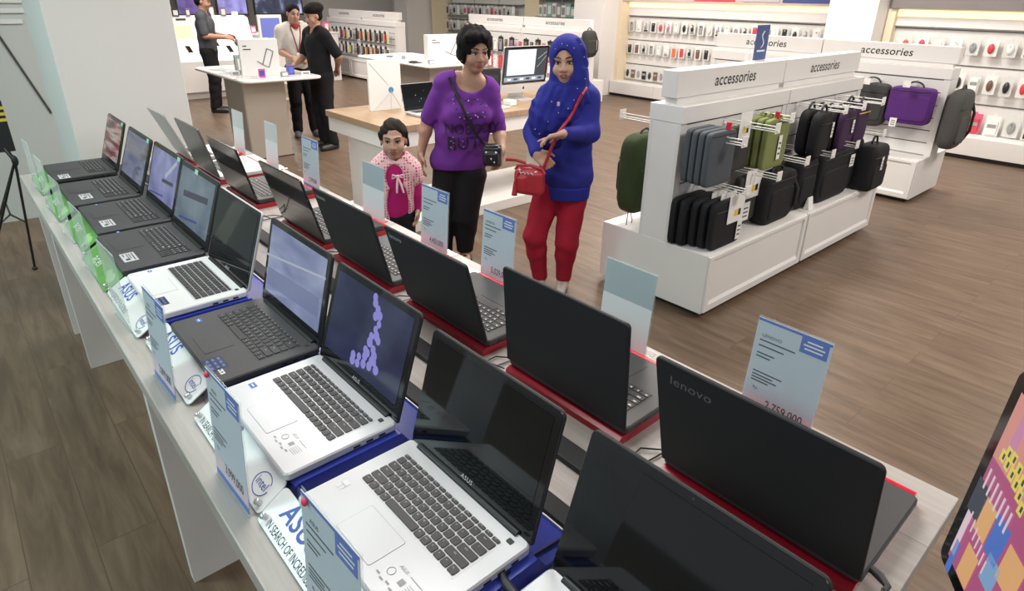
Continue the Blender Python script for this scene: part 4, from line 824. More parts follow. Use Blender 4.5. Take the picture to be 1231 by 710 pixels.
for rr_, (z, lv) in enumerate(((1.33, 'lower'), (1.70, 'upper'))):
    for i in range(12):
        c = rb.choice(['white', 'teal', 'brown', 'grey', 'white']); w = .10+.04*rb.random(); hh = .20+.08*rb.random()
        small_box(-10.4+.135*i, 10.06, z, 0, w, .1, hh, PM[c], CARD if c != 'white' else PM['grey'], f'{c} carton, {ORD[i]} from left on the {lv} shelf of the dark wall rack', 'carton_box', 'box')['group'] = f'cartons on the {lv} shelf of the dark wall rack'
# ------------------------------------------------------------------ phone bench and posters, far left
o = empty('phone_bench', (-12.4, 3.6, 0), R90, 'white sloped phone display bench behind the man in grey', 'display bench')
MB().prism([(-.55, .12), (-.55, .62), (.0, .92), (.12, 1.28), (.30, 1.32), (.30, .12)], -.95, .95, 'X').build('body', WHITE_GLOSS, o); MB().box(-.95, .95, -.45, .28, 0, .12).build('kick', WHITE, o)
m = MB(); up = Vector((0, .12, .36)).normalized(); m.quad((-.35, .05, 1.07), X_, up, .55, .2, 0, .004); m.build('lit_panel', mat('yellow_screen', (.3, .3, .2), .3, emit=(.95, .85, .35), es=.9), o)
m = MB()
for x in (-.52, -.2): m.quad((x, .115, 1.262), X_, up, .16, .035, 0, .004)
m.build('slot', BLACKINK, o)
up = Vector((0, .55, .30)).normalized()
for i, (x, y) in enumerate(((-.25, -.25), (.1, -.30), (.42, -.28), (.75, -.30), (.25, -.1), (.6, -.12))):
    p = o.location+Vector((-y, x, .62+.30*(y+.55)/.55+.012)); q = empty('phone', p, R90, f'dark phone on the sloped phone bench, {ORD[i]} counting from the man in grey', 'phone', 'phones on the sloped bench')
    ma = Matrix.Rotation(math.atan2(.30, .55), 4, 'X'); mm = MB().at(ma); mm.rslab(-.04, .04, -.12, .12, -.008, .004, .01, 0, 3, .002); mm.build('housing', WHITE_GLOSS, q); mm = MB().at(ma); mm.quad((0, 0, .004), X_, Y_, .072, .20, 0, .001); mm.build('screen', GLOSSB, q)
o = empty('poster_stand', (-11.0, 4.35, 0), R90, 'blue tablet poster stand between the man in grey and the man in white', 'poster stand')
MB().box(-.2, .2, -.02, .02, .86, 1.38).build('panel', CARD, o); m = MB(); m.quad((0, -.02, 1.18), X_, Z_, .32, .3, 0, .002); m.ell((-.02, -.022, .98), (.12, .002, .05)); m.build('poster_print', mat('poster_blue', (.16, .2, .62), .4), o); MB().cyl((0, 0, .02), (0, 0, .86), .02).build('pole', METAL, o); MB().cyl((0, 0, 0), (0, 0, .02), .2, 24).build('foot', METAL, o)
for i, (y0, y1, x, c, e, lb) in enumerate(((4.3, 5.0, -16.0, (.05, .03, .08), (.16, .10, .35), 'dark violet lit poster on the far wall, leftmost'), (5.15, 5.85, -16.0, (.05, .05, .07), (.35, .32, .75), 'bright violet lit poster on the far wall'), (6.0, 7.2, -16.0, (.03, .03, .04), (.05, .06, .10), 'dark lit poster with white sparkle on the far wall'))):
    o = empty('lit_poster', (x, (y0+y1)/2, 1.2), R90, lb, 'lit poster'); h = (y1-y0)/2
    MB().box(-h, h, -.03, .03, 0, 1.2).build('frame', DGREY, o); m = MB(); m.quad((0, -.03, .6), X_, Z_, 2*h-.06, 1.12, 0, .002); m.build('poster_print', noise_emit('lit_poster_%d' % i, [(.3, tuple(v*.3 for v in e)), (.5, e), (.72, (.5, .5, .8) if i else e)], 3, .9, .3), o)
    m = MB(); m.box(-h+.1, h-.1, -.02, .02, -1.2, 0); m.build('post', DGREY, o)
o = empty('phone_kiosk', (-13.2, 5.6, 0), R90, 'pale product counter crowded with small goods behind the man in white', 'counter')
MB().box(-.9, .9, -.35, .35, 0, .95, 0, .01).build('body', WHITE, o); MB().box(-.92, .92, -.37, .37, .95, .975).build('counter_top', WHITE_GLOSS, o)
rb = random.Random(9)
for i in range(12):
    c = rb.choice(['red', 'black', 'grey', 'pink', 'white', 'teal']); small_box(-13.2+rb.uniform(-.2, .2), 4.85+.135*i, .975, R90, .10, .08, .10+.12*rb.random(), PM[c], CARD, f'{c} carton, {ORD[i]} from left on the crowded pale counter', 'carton_box', 'box')['group'] = 'cartons on the crowded counter'
rb = random.Random(12)
for i in range(9):   # little price cards standing along the phone bench, its top ledge and the tablet tables
    x, y, z = [(-12.58, 2.75+.2*i, 1.285), (-12.58, 2.75+.2*i, 1.285)][i % 2]; w = .07+.05*rb.random()
    small_box(x, y, z+.02, R90, w, .03, .07+.10*rb.random(), PM[rb.choice(['white', 'grey', 'pink', 'mauve', 'black'])], CARD, f'small goods box on the top ledge of the sloped phone bench, {ORD[i]} from left', 'small_box', 'box')['group'] = 'boxes on the phone bench ledge'
for i, (x, y, z, w, h, c, lb) in enumerate(((-7.9, 2.70, .885, .10, .07, 'white', 'small white price card at the rear of the beige pillar table'), (-7.35, 2.45, .885, .09, .05, 'white', 'small white price card at the front of the beige pillar table'), (-6.98, 2.85, .885, .08, .05, 'grey', 'small grey price card right of the pink card on the tablet table'), (-7.0, 3.10, .885, .10, .04, 'white', 'white packet under the hands of the men at the tablet table'), (-7.9, 4.95, .875, .10, .08, 'white', 'small white price card on the rear tablet table'), (-7.25, 4.98, .875, .09, .06, 'grey', 'small grey price card on the rear tablet table'))):
    small_box(x, y, z, R90, w, .03, h, PM[c], CARD if c != 'white' else PM['grey'], lb, 'price_card', 'price card')
# shelves glimpsed behind the grey-shirted man
o = empty('goods_shelf', (-14.2, 2.35, 0), R90, 'white goods shelf behind the man in grey, next to the column', 'shelf')
MB().box(-.9, .9, .2, .25, 0, 2.2).build('back_panel', WALLW, o)
m = MB()
for z in (.1, .5, .9, 1.3, 1.7): m.box(-.9, .9, -.25, .2, z-.03, z)
m.build('shelf_board', WHITE, o)
for i in range(14):
    c = rb.choice(['red', 'black', 'grey', 'pink', 'white']); z = (.1, .5, .9, 1.3)[i % 4]; small_box(-14.2, 1.6+.11*i, z, R90, .15, .15, .12+.14*rb.random(), PM[c], CARD if c != 'white' else PM['grey'], f'{c} carton on the goods shelf behind the man in grey, {ORD[i]} along', 'carton_box', 'box')['group'] = 'cartons on the goods shelf'
o = empty('waste_bin', (-11.3, 2.35, 0), R90, 'black bin standing left of the man in grey', 'bin'); MB().prism([(-.2, 0), (.2, 0), (.24, .75), (-.24, .75)], -.2, .2, 'Y').build('body', BLACKM, o); MB().box(-.25, .25, -.21, .21, .75, .79, 0, .01).build('lid', BLACKM, o)
# ------------------------------------------------------------------ tripod easel at the left end of the table
o = empty('tripod_easel', (-4.75, .12, 0), 0, 'black tripod easel with a striped board beyond the left end of the table', 'easel'); L0 = Vector(o.location)
hubp = Vector(hit((19, 195), X=-4.75)); feet = [Vector(hit((42, 322), Z=.01)), Vector(hit((-12, 325), Z=.01)), Vector(hit((-3, 268), Z=.01))]
hubp.x = -4.8
for f_ in feet: m = MB(); m.tube([hubp-L0, f_-L0], .0075, 8); m.ell(f_-L0, (.018, .018, .012)); m.build('leg', BLACK, o)
m = MB(); m.ell(hubp-L0, (.018, .018, .035)); m.build('hub', BLACK, o)
m = MB(); mid = [hubp+(f_-hubp)*.55 for f_ in feet]; cc = sum(mid, Vector())/3
for q in mid: m.tube([q-L0, cc-L0], .006, 6)
m.build('brace', BLACK, o)
b0 = Vector(hit((2, 150), X=-4.85))-L0; m = MB(); m.box(b0.x-.01, b0.x+.01, b0.y-.22, b0.y+.03, b0.z-.16, b0.z+.14); pp = m.build('board', BLACKM, o); m = MB()
for q in range(3): m.box(b0.x+.01, b0.x+.012, b0.y-.22, b0.y+.03, b0.z+.02+.035*q, b0.z+.038+.035*q)
m.build('stripe', YEL, pp); m = MB(); m.tube([hubp-L0, (b0.x, b0.y-.02, b0.z-.14)], .012, 8); m.build('mast', BLACK, o)
# ------------------------------------------------------------------ people: bodies grown as smooth blends of tapered limbs, meshed with surface nets
from mathutils.bvhtree import BVHTree
class Sdf:
    def __init__(s, lo, hi, h):
        s.lo = np.array(lo, np.float32); s.h = h; n = np.ceil((np.array(hi)-np.array(lo))/h).astype(int)+1; s.F = np.full(n, .4, np.float32); s.n = n
    def _g(s, lo, hi):
        a = np.clip(np.floor((np.minimum(lo, hi)-s.lo)/s.h).astype(int), 0, s.n); b = np.clip(np.ceil((np.maximum(lo, hi)-s.lo)/s.h).astype(int)+1, 0, s.n)
        sl = tuple(slice(x, y) for x, y in zip(a, b)); ax = [(s.lo[i]+np.arange(a[i], b[i])*s.h).astype(np.float32) for i in range(3)]
        return sl, ax[0][:, None, None], ax[1][None, :, None], ax[2][None, None, :]
    def _put(s, sl, d, k, op):
        A = s.F[sl]
        if A.size == 0: return
        if op == 'sub': A, d, sg = -A, d, -1
        else: sg = 1
        if k > 0: t = np.clip(.5+.5*(d-A)/k, 0, 1); r = d*(1-t)+A*t-k*t*(1-t)
        else: r = np.minimum(A, d)
        s.F[sl] = sg*r
    def cap(s, a, b, ra, rb=None, k=.02, op='add', sq=None):
        a, b = np.array(a, float), np.array(b, float); rb = ra if rb is None else rb; R = max(ra, rb)+k+.03
        sl, x, y, z = s._g(np.minimum(a, b)-R, np.maximum(a, b)+R); d = b-a; L2 = max(1e-9, d@d)
        t = np.clip(((x-a[0])*d[0]+(y-a[1])*d[1]+(z-a[2])*d[2])/L2, 0, 1)
        q = np.sqrt((x-a[0]-t*d[0])**2+(y-a[1]-t*d[1])**2+(z-a[2]-t*d[2])**2)-(ra+(rb-ra)*t)
        s._put(sl, q.astype(np.float32), k, op); return s
    def ell(s, c, r, k=.02, op='add', R=None):
        c, r = np.array(c, float), np.array(r, float); m = (max(r) if R is not None else r)+k+.03; sl, x, y, z = s._g(c-m, c+m); x, y, z = x-c[0], y-c[1], z-c[2]
        if R is not None: R = np.array(R); x, y, z = R[0, 0]*x+R[1, 0]*y+R[2, 0]*z, R[0, 1]*x+R[1, 1]*y+R[2, 1]*z, R[0, 2]*x+R[1, 2]*y+R[2, 2]*z
        k0 = np.sqrt((x/r[0])**2+(y/r[1])**2+(z/r[2])**2); k1 = np.sqrt((x/r[0]**2)**2+(y/r[1]**2)**2+(z/r[2]**2)**2)+1e-6
        s._put(sl, (k0*(k0-1)/k1).astype(np.float32), k, op); return s
    def box(s, c, hf, rd=.01, k=.01, op='add', R=None):
        c, hf = np.array(c, float), np.array(hf, float); m = (np.linalg.norm(hf) if R is not None else hf)+rd+k+.03; sl, x, y, z = s._g(c-m, c+m); x, y, z = x-c[0], y-c[1], z-c[2]
        if R is not None: R = np.array(R); x, y, z = R[0, 0]*x+R[1, 0]*y+R[2, 0]*z, R[0, 1]*x+R[1, 1]*y+R[2, 1]*z, R[0, 2]*x+R[1, 2]*y+R[2, 2]*z
        qx, qy, qz = np.abs(x)-hf[0]+rd, np.abs(y)-hf[1]+rd, np.abs(z)-hf[2]+rd
        d = np.sqrt(np.maximum(qx, 0)**2+np.maximum(qy, 0)**2+np.maximum(qz, 0)**2)+np.minimum(np.maximum(np.maximum(qx, qy), qz), 0)-rd
        s._put(sl, d.astype(np.float32), k, op); return s
    def cut(s, p, n):
        """drop what lies on the side n points to"""
        n = np.array(n, float); n /= np.linalg.norm(n); sl, x, y, z = s._g(s.lo, s.lo+s.n*s.h); s.F = np.maximum(s.F, ((x-p[0])*n[0]+(y-p[1])*n[1]+(z-p[2])*n[2]).astype(np.float32)); return s
    def wrinkle(s, amp, f=(30, 25, 18), seed=0, zr=None):
        sl, x, y, z = s._g(s.lo, s.lo+s.n*s.h); o = seed*1.7
        rg = np.random.RandomState(seed); w = 0
        for q in range(7):
            k1, k2 = rg.uniform(-1, 1, 3)*np.array(f), rg.uniform(-1, 1, 3)*np.array(f)*.35
            w = w+.55*np.sin(k1[0]*x+k1[1]*y+k1[2]*z+2.2*np.sin(k2[0]*x+k2[1]*y+k2[2]*z+q)+q*2)*(.5+.5*np.sin(k2[1]*x+k2[2]*y+k2[0]*z+q))
        if zr: w = w*np.clip((zr[1]-z)/(.25*(zr[1]-zr[0])), 0, 1)*np.clip((z-zr[0])/(.25*(zr[1]-zr[0])), 0, 1)
        s.F = s.F+(amp*w).astype(np.float32); return s
    def mesh(s, name, m, parent, smooth=True):
        F = s.F; I = F < 0; c = np.zeros(tuple(s.n-1), np.int8)
        for i in (0, 1):
            for j in (0, 1):
                for k in (0, 1): c += I[i:i+s.n[0]-1, j:j+s.n[1]-1, k:k+s.n[2]-1]
        act = (c > 0) & (c < 8); A = np.argwhere(act); idx = np.full(act.shape, -1, np.int64); idx[act] = np.arange(len(A))
        pos = np.zeros((len(A), 3)); cnt = np.zeros(len(A))
        for ax in range(3):
            o1, o2 = [q for q in range(3) if q != ax]
            for u in (0, 1):
                for v in (0, 1):
                    P = A.copy(); P[:, o1] += u; P[:, o2] += v; Q = P.copy(); Q[:, ax] += 1
                    fa, fb = F[tuple(P.T)], F[tuple(Q.T)]; mk = (fa < 0) != (fb < 0); t = np.where(mk, fa/np.where(mk, fa-fb, 1), 0)
                    w = P.astype(float); w[:, ax] += t; pos += w*mk[:, None]; cnt += mk
        V = s.lo+pos/cnt[:, None]*s.h; fc = []
        for ax in range(3):
            o1, o2 = (ax+1) % 3, (ax+2) % 3
            a = [slice(None)]*3; b = [slice(None)]*3; a[ax] = slice(0, -1); b[ax] = slice(1, None)
            for o in (o1, o2): a[o] = slice(1, -1); b[o] = slice(1, -1)
            ia, ib = I[tuple(a)], I[tuple(b)]; E = np.argwhere(ia != ib); ins = ia[tuple(E.T)]; E[:, o1] += 1; E[:, o2] += 1
            q = []
            for du, dv in ((-1, -1), (0, -1), (0, 0), (-1, 0)):
                P = E.copy(); P[:, o1] += du; P[:, o2] += dv; q.append(idx[tuple(P.T)])
            q = np.stack(q, 1); q[~ins] = q[~ins][:, ::-1]; fc.append(q)
        fc = np.concatenate(fc); fc = fc[(fc >= 0).all(1)]
        me = bpy.data.meshes.new(name); me.from_pydata(V.tolist(), [], fc.tolist()); me.materials.append(m); me.polygons.foreach_set('use_smooth', [smooth]*len(fc)); me.update()
        o = bpy.data.objects.new(name, me); COL.objects.link(o)
        if parent: o.parent = parent
        return o
def bvh_of(o):
    me = o.data; return BVHTree.FromPolygons([v.co for v in me.vertices], [tuple(p.vertices) for p in me.polygons])
def on_front(b, x, z, d=(0, 1, 0), lift=.003):
    d = Vector(d).normalized(); h, n, _, _ = b.ray_cast(Vector((x, 0, z))-d*1.0, d)
    return None if h is None else h-d*lift
def surf_px(J, bvs, px, lift=.006):
    y = -.12
    for _ in range(4):
        q = J(px[0], px[1], y); c = [p for p in (on_front(b, q[0], q[2], lift=lift) for b in bvs) if p is not None]
        if not c: return None
        y = min(p.y for p in c)
    q = J(px[0], px[1], y); return Vector(q)
def rotz(a): c, s_ = math.cos(a), math.sin(a); return np.array([[c, -s_, 0], [s_, c, 0], [0, 0, 1.]])
def rotx(a): c, s_ = math.cos(a), math.sin(a); return np.array([[1., 0, 0], [0, c, -s_], [0, s_, c]])
def roty(a): c, s_ = math.cos(a), math.sin(a); return np.array([[c, 0, s_], [0, 1., 0], [-s_, 0, c]])
class Person:
    def __init__(s, foot, label, yaw=0):
        d = Vector((-foot[0], -foot[1], 0)).normalized(); s.th = math.atan2(d.x, -d.y)
        s.root = empty('person', (foot[0], foot[1], 0), s.th+yaw, label, 'person'); s.F = np.array([foot[0], foot[1], 0.]); s.nn = np.array([d.x, d.y, 0]); s.ex = np.array([math.cos(s.th), math.sin(s.th), 0])
    def px(s, x, y, dy=0.0):
        """local point where the sight line through a photo point meets the upright plane dy behind the figure's axis"""
        d = ray((x, y)); t = ((s.F-s.nn*dy-EYE)@s.nn)/(d@s.nn); P = EYE+d*t; return np.array([(P-s.F)@s.ex, dy, P[2]])
SKIN = mat('skin_tan', (.40, .215, .145), .5, noise=.06, nscale=40); SKINF = mat('skin_light', (.50, .29, .21), .5, noise=.06, nscale=40)
LIPS = mat('lips', (.27, .075, .075), .4); EYEW = mat('eye_white', (.62, .58, .55), .3); IRIS = mat('iris_dark', (.012, .008, .006), .2); HAIRM = mat('hair_black', (.008, .007, .007), .8, spec=.15, noise=.3, nscale=120, bump=.3); BROW = mat('brow_dark', (.03, .018, .014), .7)
def head(S, c, R, s=1.0, k=.012, ears=True):
    """skull, jaw, nose, brow, lips and ears blended into the body"""
    P = lambda x, y, z: np.array(c)+R@(np.array([x, y, z])*s); r = lambda *q: np.array(q)*s
    S.ell(P(0, .012, .03), r(.074, .092, .086), k, R=R); S.ell(P(0, -.022, -.03), r(.062, .066, .082), k+.01, R=R); S.ell(P(0, -.05, -.088), r(.034, .032, .024), .02, R=R)
    for e in (-1, 1):
        S.ell(P(e*.036, -.056, -.035), r(.027, .026, .03), .02, R=R); S.ell(P(e*.031, -.094, .006), r(.017, .012, .010), .012, 'sub', R=R)
        S.cap(P(e*.012, -.083, .027), P(e*.044, -.072, .027), .011*s, .009*s, .012); S.ell(P(e*.012, -.094, -.031), r(.010, .010, .008), .008, R=R)
        if ears: S.ell(P(e*.076, .008, -.008), r(.010, .020, .032), .006, R=R)
    S.cap(P(0, -.084, .018), P(0, -.101, -.026), .009*s, .013*s, .01); S.ell(P(0, -.083, -.06), r(.024, .012, .013), .010, R=R)
def face_parts(par, c, R, s=1.0, gaze=0):
    P = lambda x, y, z: tuple(np.array(c)+R@(np.array([x, y, z])*s)); M = Matrix(R.tolist())
    for e in (-1, 1):
        m = MB(); m.ell(P(e*.031, -.0735, .004), (.0155*s, .010*s, .0062*s), 0, 14, 8, 1, M); m.ell(P(e*.031+gaze*.006, -.0800, .004), (.0075*s, .0045*s, .0062*s), 1, 10, 6, 1, M); m.build('eye', [EYEW, IRIS], par)
        m = MB(); m.tube([P(e*.015, -.0815, .007), P(e*.024, -.0845, .0125), P(e*.034, -.0835, .0135), P(e*.047, -.0755, .007)], .0030*s, 6); m.build('eyelid', BROW, par)
        m = MB(); m.tube([P(e*.012, -.094, .030), P(e*.028, -.0935, .037), P(e*.042, -.083, .036), P(e*.053, -.070, .029)], [.0028*s, .0036*s, .003*s, .0015*s], 6); m.build('eyebrow', BROW, par)
    m = MB(); m.ell(P(0, -.0925, -.0560), (.0235*s, .006*s, .0055*s), 0, 14, 8, 1, M); m.ell(P(0, -.092, -.0655), (.020*s, .007*s, .0068*s), 0, 14, 8, 1, M); m.build('lips', LIPS, par)
def hand(S, w, d, n, side, curl=.35, s=1.0, point=False, k=.006, spread=.0):
    """palm with four bent fingers and a thumb. w wrist, d finger direction, n palm normal, side +-1: thumb on side*(d x n)"""
    w, d, n = np.array(w, float), np.array(d, float), np.array(n, float); d /= np.linalg.norm(d); n -= d*(n@d); n /= np.linalg.norm(n); t = np.cross(d, n)*side
    R = np.stack([d, t, n], 1); S.box(w+d*.046*s, np.array([.046, .038, .0135])*s, .012*s, .012, R=R); S.cap(w-d*.01, w+d*.02*s, .024*s, .022*s, .015)
    for i, (o, L) in enumerate(((.028, .068), (.0095, .076), (-.0095, .071), (-.027, .056))):
        cu = curl*(1+.12*i) if not (point and i == 0) else .05; p = w+d*.086*s+t*o*s; a = 0
        for j, (f, rr) in enumerate(((.46, .0092), (.31, .0082), (.23, .0072))):
            a += cu*(.8 if j == 0 else 1.1); q = p+(d*math.cos(a)+n*math.sin(a)+t*o*spread)*L*f*s; S.cap(p, q, rr*s, (rr-.0008)*s, k if j else .008); p = q
    p = w+d*.022*s+t*.030*s; q = p+(d*.72+t*.62+n*.28)*.042*s; S.cap(p, q, .0135*s, .0105*s, .012); S.cap(q, q+(d*.93+t*.12+n*.34)*.034*s, .010*s, .008*s, .006)
def arm(S, sh, el, wr, r=(.050, .041, .036, .025), g=0, k=.02):
    S.cap(sh, el, r[0]+g, r[1]+g, k); m = np.array(el)*.7+np.array(wr)*.3; S.cap(el, m, r[1]*.96+g, r[2]+.004+g, k); S.cap(m, wr, r[2]+.004+g, r[3]+g, k)
def leg(S, hp, kn, an, r=(.088, .060, .036), g=0, k=.03):
    S.cap(hp, kn, r[0]+g, r[1]+g, k); hp, kn, an = (np.array(q, float) for q in (hp, kn, an)); m = kn*.68+an*.32; S.cap(kn, m+np.array([0, .012, 0]), r[1]+g-.004, r[1]*.9+g, k); S.cap(m, an, r[1]*.88+g, r[2]+g, k)
def torso(S, pel, che, nk, shl, shr, w=(.165, .145, .16), dp=(.115, .105, .11), g=0, bust=0, R=np.eye(3), k=.05):
    pel, che, nk = (np.array(q, float) for q in (pel, che, nk)); mid = (pel+che)/2
    S.ell(pel, (w[0]+g, dp[0]+g, .14+g), k, R=R); S.ell(mid, (w[1]+g, dp[1]+g, .17+g), k, R=R); S.ell(che, (w[2]+g, dp[2]+g, .15+g), k, R=R)
    S.cap(shl, (np.array(shl)+nk)/2+np.array([0, 0, .012]), .052+g, .05+g, k); S.cap(shr, (np.array(shr)+nk)/2+np.array([0, 0, .012]), .052+g, .05+g, k)
    if bust:
        for e in (-1, 1): S.ell(che+R@np.array([e*.075, -dp[2]*.78, -.045]), (.068+g, .055+g, .068+g), .04, R=R)
def shoe(par, an, toe, m, h=.0065, hgt=.075, w=.04, name='shoe', sole=None):
    an, toe = np.array(an, float), np.array(toe, float); lo = np.minimum(an, toe)-.09; hi = np.maximum(an, toe)+.09; lo[2] = -.01; hi[2] = .16
    S = Sdf(lo, hi, h); heel = np.array([an[0], an[1]+.025, .038]); d = toe-heel; S.cap(heel, (toe[0], toe[1], .03), w*.95, w*.85, .02); S.cap((an[0], an[1], .05), (an[0], an[1], hgt+.02), w*.9, w*.85, .03)
    S.cut((0, 0, .004), (0, 0, -1)); S.cut((0, 0, hgt+.012), (0, 0, 1)); return S.mesh(name, m, par)
def seg_text(txt, size, cx, cz, bv, R2=1, sx=1.0, spacing=1.0, lift=.004, cut=.014):
    v, f = text_geo(txt, size, 0, spacing); b = bmesh.new(); vs = [b.verts.new(p) for p in v]
    for q in f:
        try: b.faces.new([vs[i] for i in q])
        except ValueError: pass
    bmesh.ops.triangulate(b, faces=list(b.faces))
    for _ in range(4):
        e = [q for q in b.edges if q.calc_length() > cut]
        if not e: break
        bmesh.ops.subdivide_edges(b, edges=e, cuts=1); bmesh.ops.triangulate(b, faces=[q for q in b.faces if len(q.verts) > 3])
    out = []
    for q in b.verts:
        p = on_front(bv, cx+q.co.x*sx, cz+q.co.y, lift=lift); out.append(p)
    b.verts.index_update(); good = [i for i, p in enumerate(out) if p is not None]; mp = {i: j for j, i in enumerate(good)}
    fs = [tuple(mp[w.index] for w in q.verts) for q in b.faces if all(w.index in mp for w in q.verts)]; b.free()
    return [tuple(out[i]) for i in good], fs
def fab(n, c, r=.8, bump=.12): return mat('cloth_'+n, c, r, spec=.2, noise=.12, nscale=70, bump=bump)
PURP = fab('purple', (.135, .03, .24)); BLKT = fab('black_trousers', (.012, .011, .013)); BLUEK = fab('royal_blue', (.025, .028, .235)); BLUEH = fab('royal_blue_scarf', (.020, .024, .225)); REDT = fab('crimson', (.33, .012, .032)); MAGS = fab('magenta', (.38, .012, .13)); SHOEB = mat('shoe_black', (.02, .018, .017), .4); STUD = mat('rhinestone', (.75, .75, .82), .12, metal=.6); PRINTD = mat('dark_purple_print', (.022, .010, .035), .6)
# ---- woman in purple -------------------------------------------------
P = Person((-3.29, 2.50), 'woman in a purple studded top and black trousers with a dark shoulder bag'); J = P.px; r_ = P.root
Hc = J(571, 62, -.03); HR = rotz(math.radians(20)) @ rotx(math.radians(8)); hs = 1.04
nk = J(564, 94, .0); shl, shr = J(536, 100, .01), J(586, 106, -.01); pel = J(552, 192, .02); che = J(560, 128, .0)
ell_, wrl = J(514, 147, .02), J(506, 184, -.03); elr, wrr = J(600, 158, .0), J(603, 181, -.13)
hl, hr_ = J(539, 207, .02), J(566, 210, .0); knl, knr = J(531, 262, -.02), J(560, 260, -.03); anl, anr = J(534, 297, .02), J(559, 303, .02); anl[2] = .075; anr[2] = .075
S = Sdf((-.42, -.34, -.01), (.42, .24, 1.60), .0062)
torso(S, pel, che, nk, shl, shr, (.15, .135, .145), (.10, .10, .095), 0, 1, rotz(.15)); S.cap(nk-np.array([0, -.005, .02]), Hc+HR@np.array([0, .015, -.06]), .055, .052, .03)
head(S, Hc, HR, hs); arm(S, shl, ell_, wrl); arm(S, shr, elr, wrr)
hand(S, wrl, (-.05, -.25, -1), (.85, .2, -.1), 1, .30); hand(S, wrr, (-.15, -.55, -.75), (-.95, .1, -.1), -1, .45)
leg(S, hl, knl, anl); leg(S, hr_, knr, anr); body = S.mesh('body', SKIN, r_); face_parts(r_, Hc, HR, hs, .3)
S = Sdf((-.42, -.34, .5), (.42, .24, 1.40), .0068); torso(S, pel, che, nk, shl, shr, (.186, .172, .160), (.130, .126, .108), .012, 1, rotz(.15)); e1 = shl*.12+ell_*.88; S.cap(shl, e1, .074, .060, .03); e2 = shr*.12+elr*.88; S.cap(shr, e2, .068, .057, .03)
S.wrinkle(.003, (50, 40, 55), 1); S.cut(pel-np.array([0, 0, .055]), (0, -.1, -1)); S.ell(nk+np.array([.012, -.06, -.005]), (.098, .10, .075), .006, 'sub'); S.cap(nk, nk+np.array([0, 0, .2]), .09, .10, .006, 'sub')
d1 = (ell_-shl)/np.linalg.norm(ell_-shl); blouse = S.mesh('blouse', PURP, r_); bv = bvh_of(blouse)
S = Sdf((-.36, -.28, .02), (.36, .26, .85), .0075); S.ell(pel, (.165, .122, .13), .03); leg(S, hl, knl, anl, (.108, .082, .060), .0); leg(S, hr_, knr, anr, (.108, .082, .060), .0); S.wrinkle(.002, (40, 40, 55), 3); S.cut((0, 0, .065), (0, 0, -1)); S.cut(pel+np.array([0, 0, .05]), (0, 0, 1)); S.mesh('trousers', BLKT, r_)
for a_ in (anl, anr): shoe(r_, a_, a_+np.array([.01, -.15, 0]), SKIN, hgt=.06, w=.036, name='foot'); m = MB(); m.rslab(a_[0]-.045, a_[0]+.05, a_[1]-.19, a_[1]+.06, 0, .014, .04); m.tube([(a_[0]-.04, a_[1]-.09, .03), (a_[0], a_[1]-.10, .068), (a_[0]+.045, a_[1]-.09, .03)], .009, 6); m.build('sandal', SHOEB, r_)
# hair: short, full on top, over the ears and nape
S = Sdf(Hc-.2, Hc+.2, .0055); Q = lambda x, y, z: Hc+HR@(np.array([x, y, z])*hs)
S.ell(Q(0, .020, .052), np.array([.104, .112, .100])*hs, .02, R=HR); S.ell(Q(0, .05, -.015), np.array([.095, .078, .088])*hs, .03, R=HR); S.ell(Q(-.02, -.06, .098), np.array([.076, .050, .034])*hs, .03, R=HR)
for e in (-1, 1): S.ell(Q(e*.078, .012, -.005), np.array([.022, .045, .055])*hs, .02, R=HR)
S.ell(Q(.010, -.100, -.020), np.array([.073, .085, .092])*hs, .010, 'sub', R=HR); S.ell(Q(0, -.02, -.1), np.array([.060, .10, .06])*hs, .02, 'sub', R=HR); S.wrinkle(.0045, (150, 130, 90), 2); S.mesh('hair', HAIRM, r_)
m = MB(); m.ell(tuple(Q(-.083, -.004, -.045)), (.005, .005, .007)); m.build('earring', STUD, r_)
# print and studs on the top
cx, cz = J(566, 148)[0], J(566, 148)[2]
m = MB()
for txt, px, sz, sx in (('NOBODY', (567, 151), .100, .82), ('BUT', (557, 168), .120, .98)):
    q = J(*px); v, f = seg_text(txt, sz, q[0], q[2], bv, sx=sx, lift=.005); m.add(v, f)
m.build('lettering', PRINTD, r_)
m = MB(); mk = MB()
crown = [(545, 116), (547, 112), (551, 113), (553, 118), (556, 122), (559, 117), (563, 118), (567, 121), (570, 116), (574, 117), (577, 122), (580, 120), (584, 124), (583, 130), (581, 136), (546, 121), (549, 126), (552, 131), (553, 136)]+[(553+2.6*i, 137+1.0*math.sin(i*.5)) for i in range(12)]+[(556+3*i, 131+(i % 2)*3) for i in range(9)]
crown += [(540+1.2*(i % 3), 160+2.4*i) for i in range(8)]+[(545+3*math.sin(i), 160+2.2*i) for i in range(8)]+[(556+.3*i, 162+2.4*i) for i in range(6)]
for i, px in enumerate(crown):
    q = J(*px); p = on_front(bv, q[0], q[2], lift=.004)
    if p: (m if i % 3 else mk).ell(tuple(p), (.0042, .0042, .0042), 0, 6, 4)
m.build('studs', BLACKINK, r_); mk.build('rhinestones', STUD, r_)
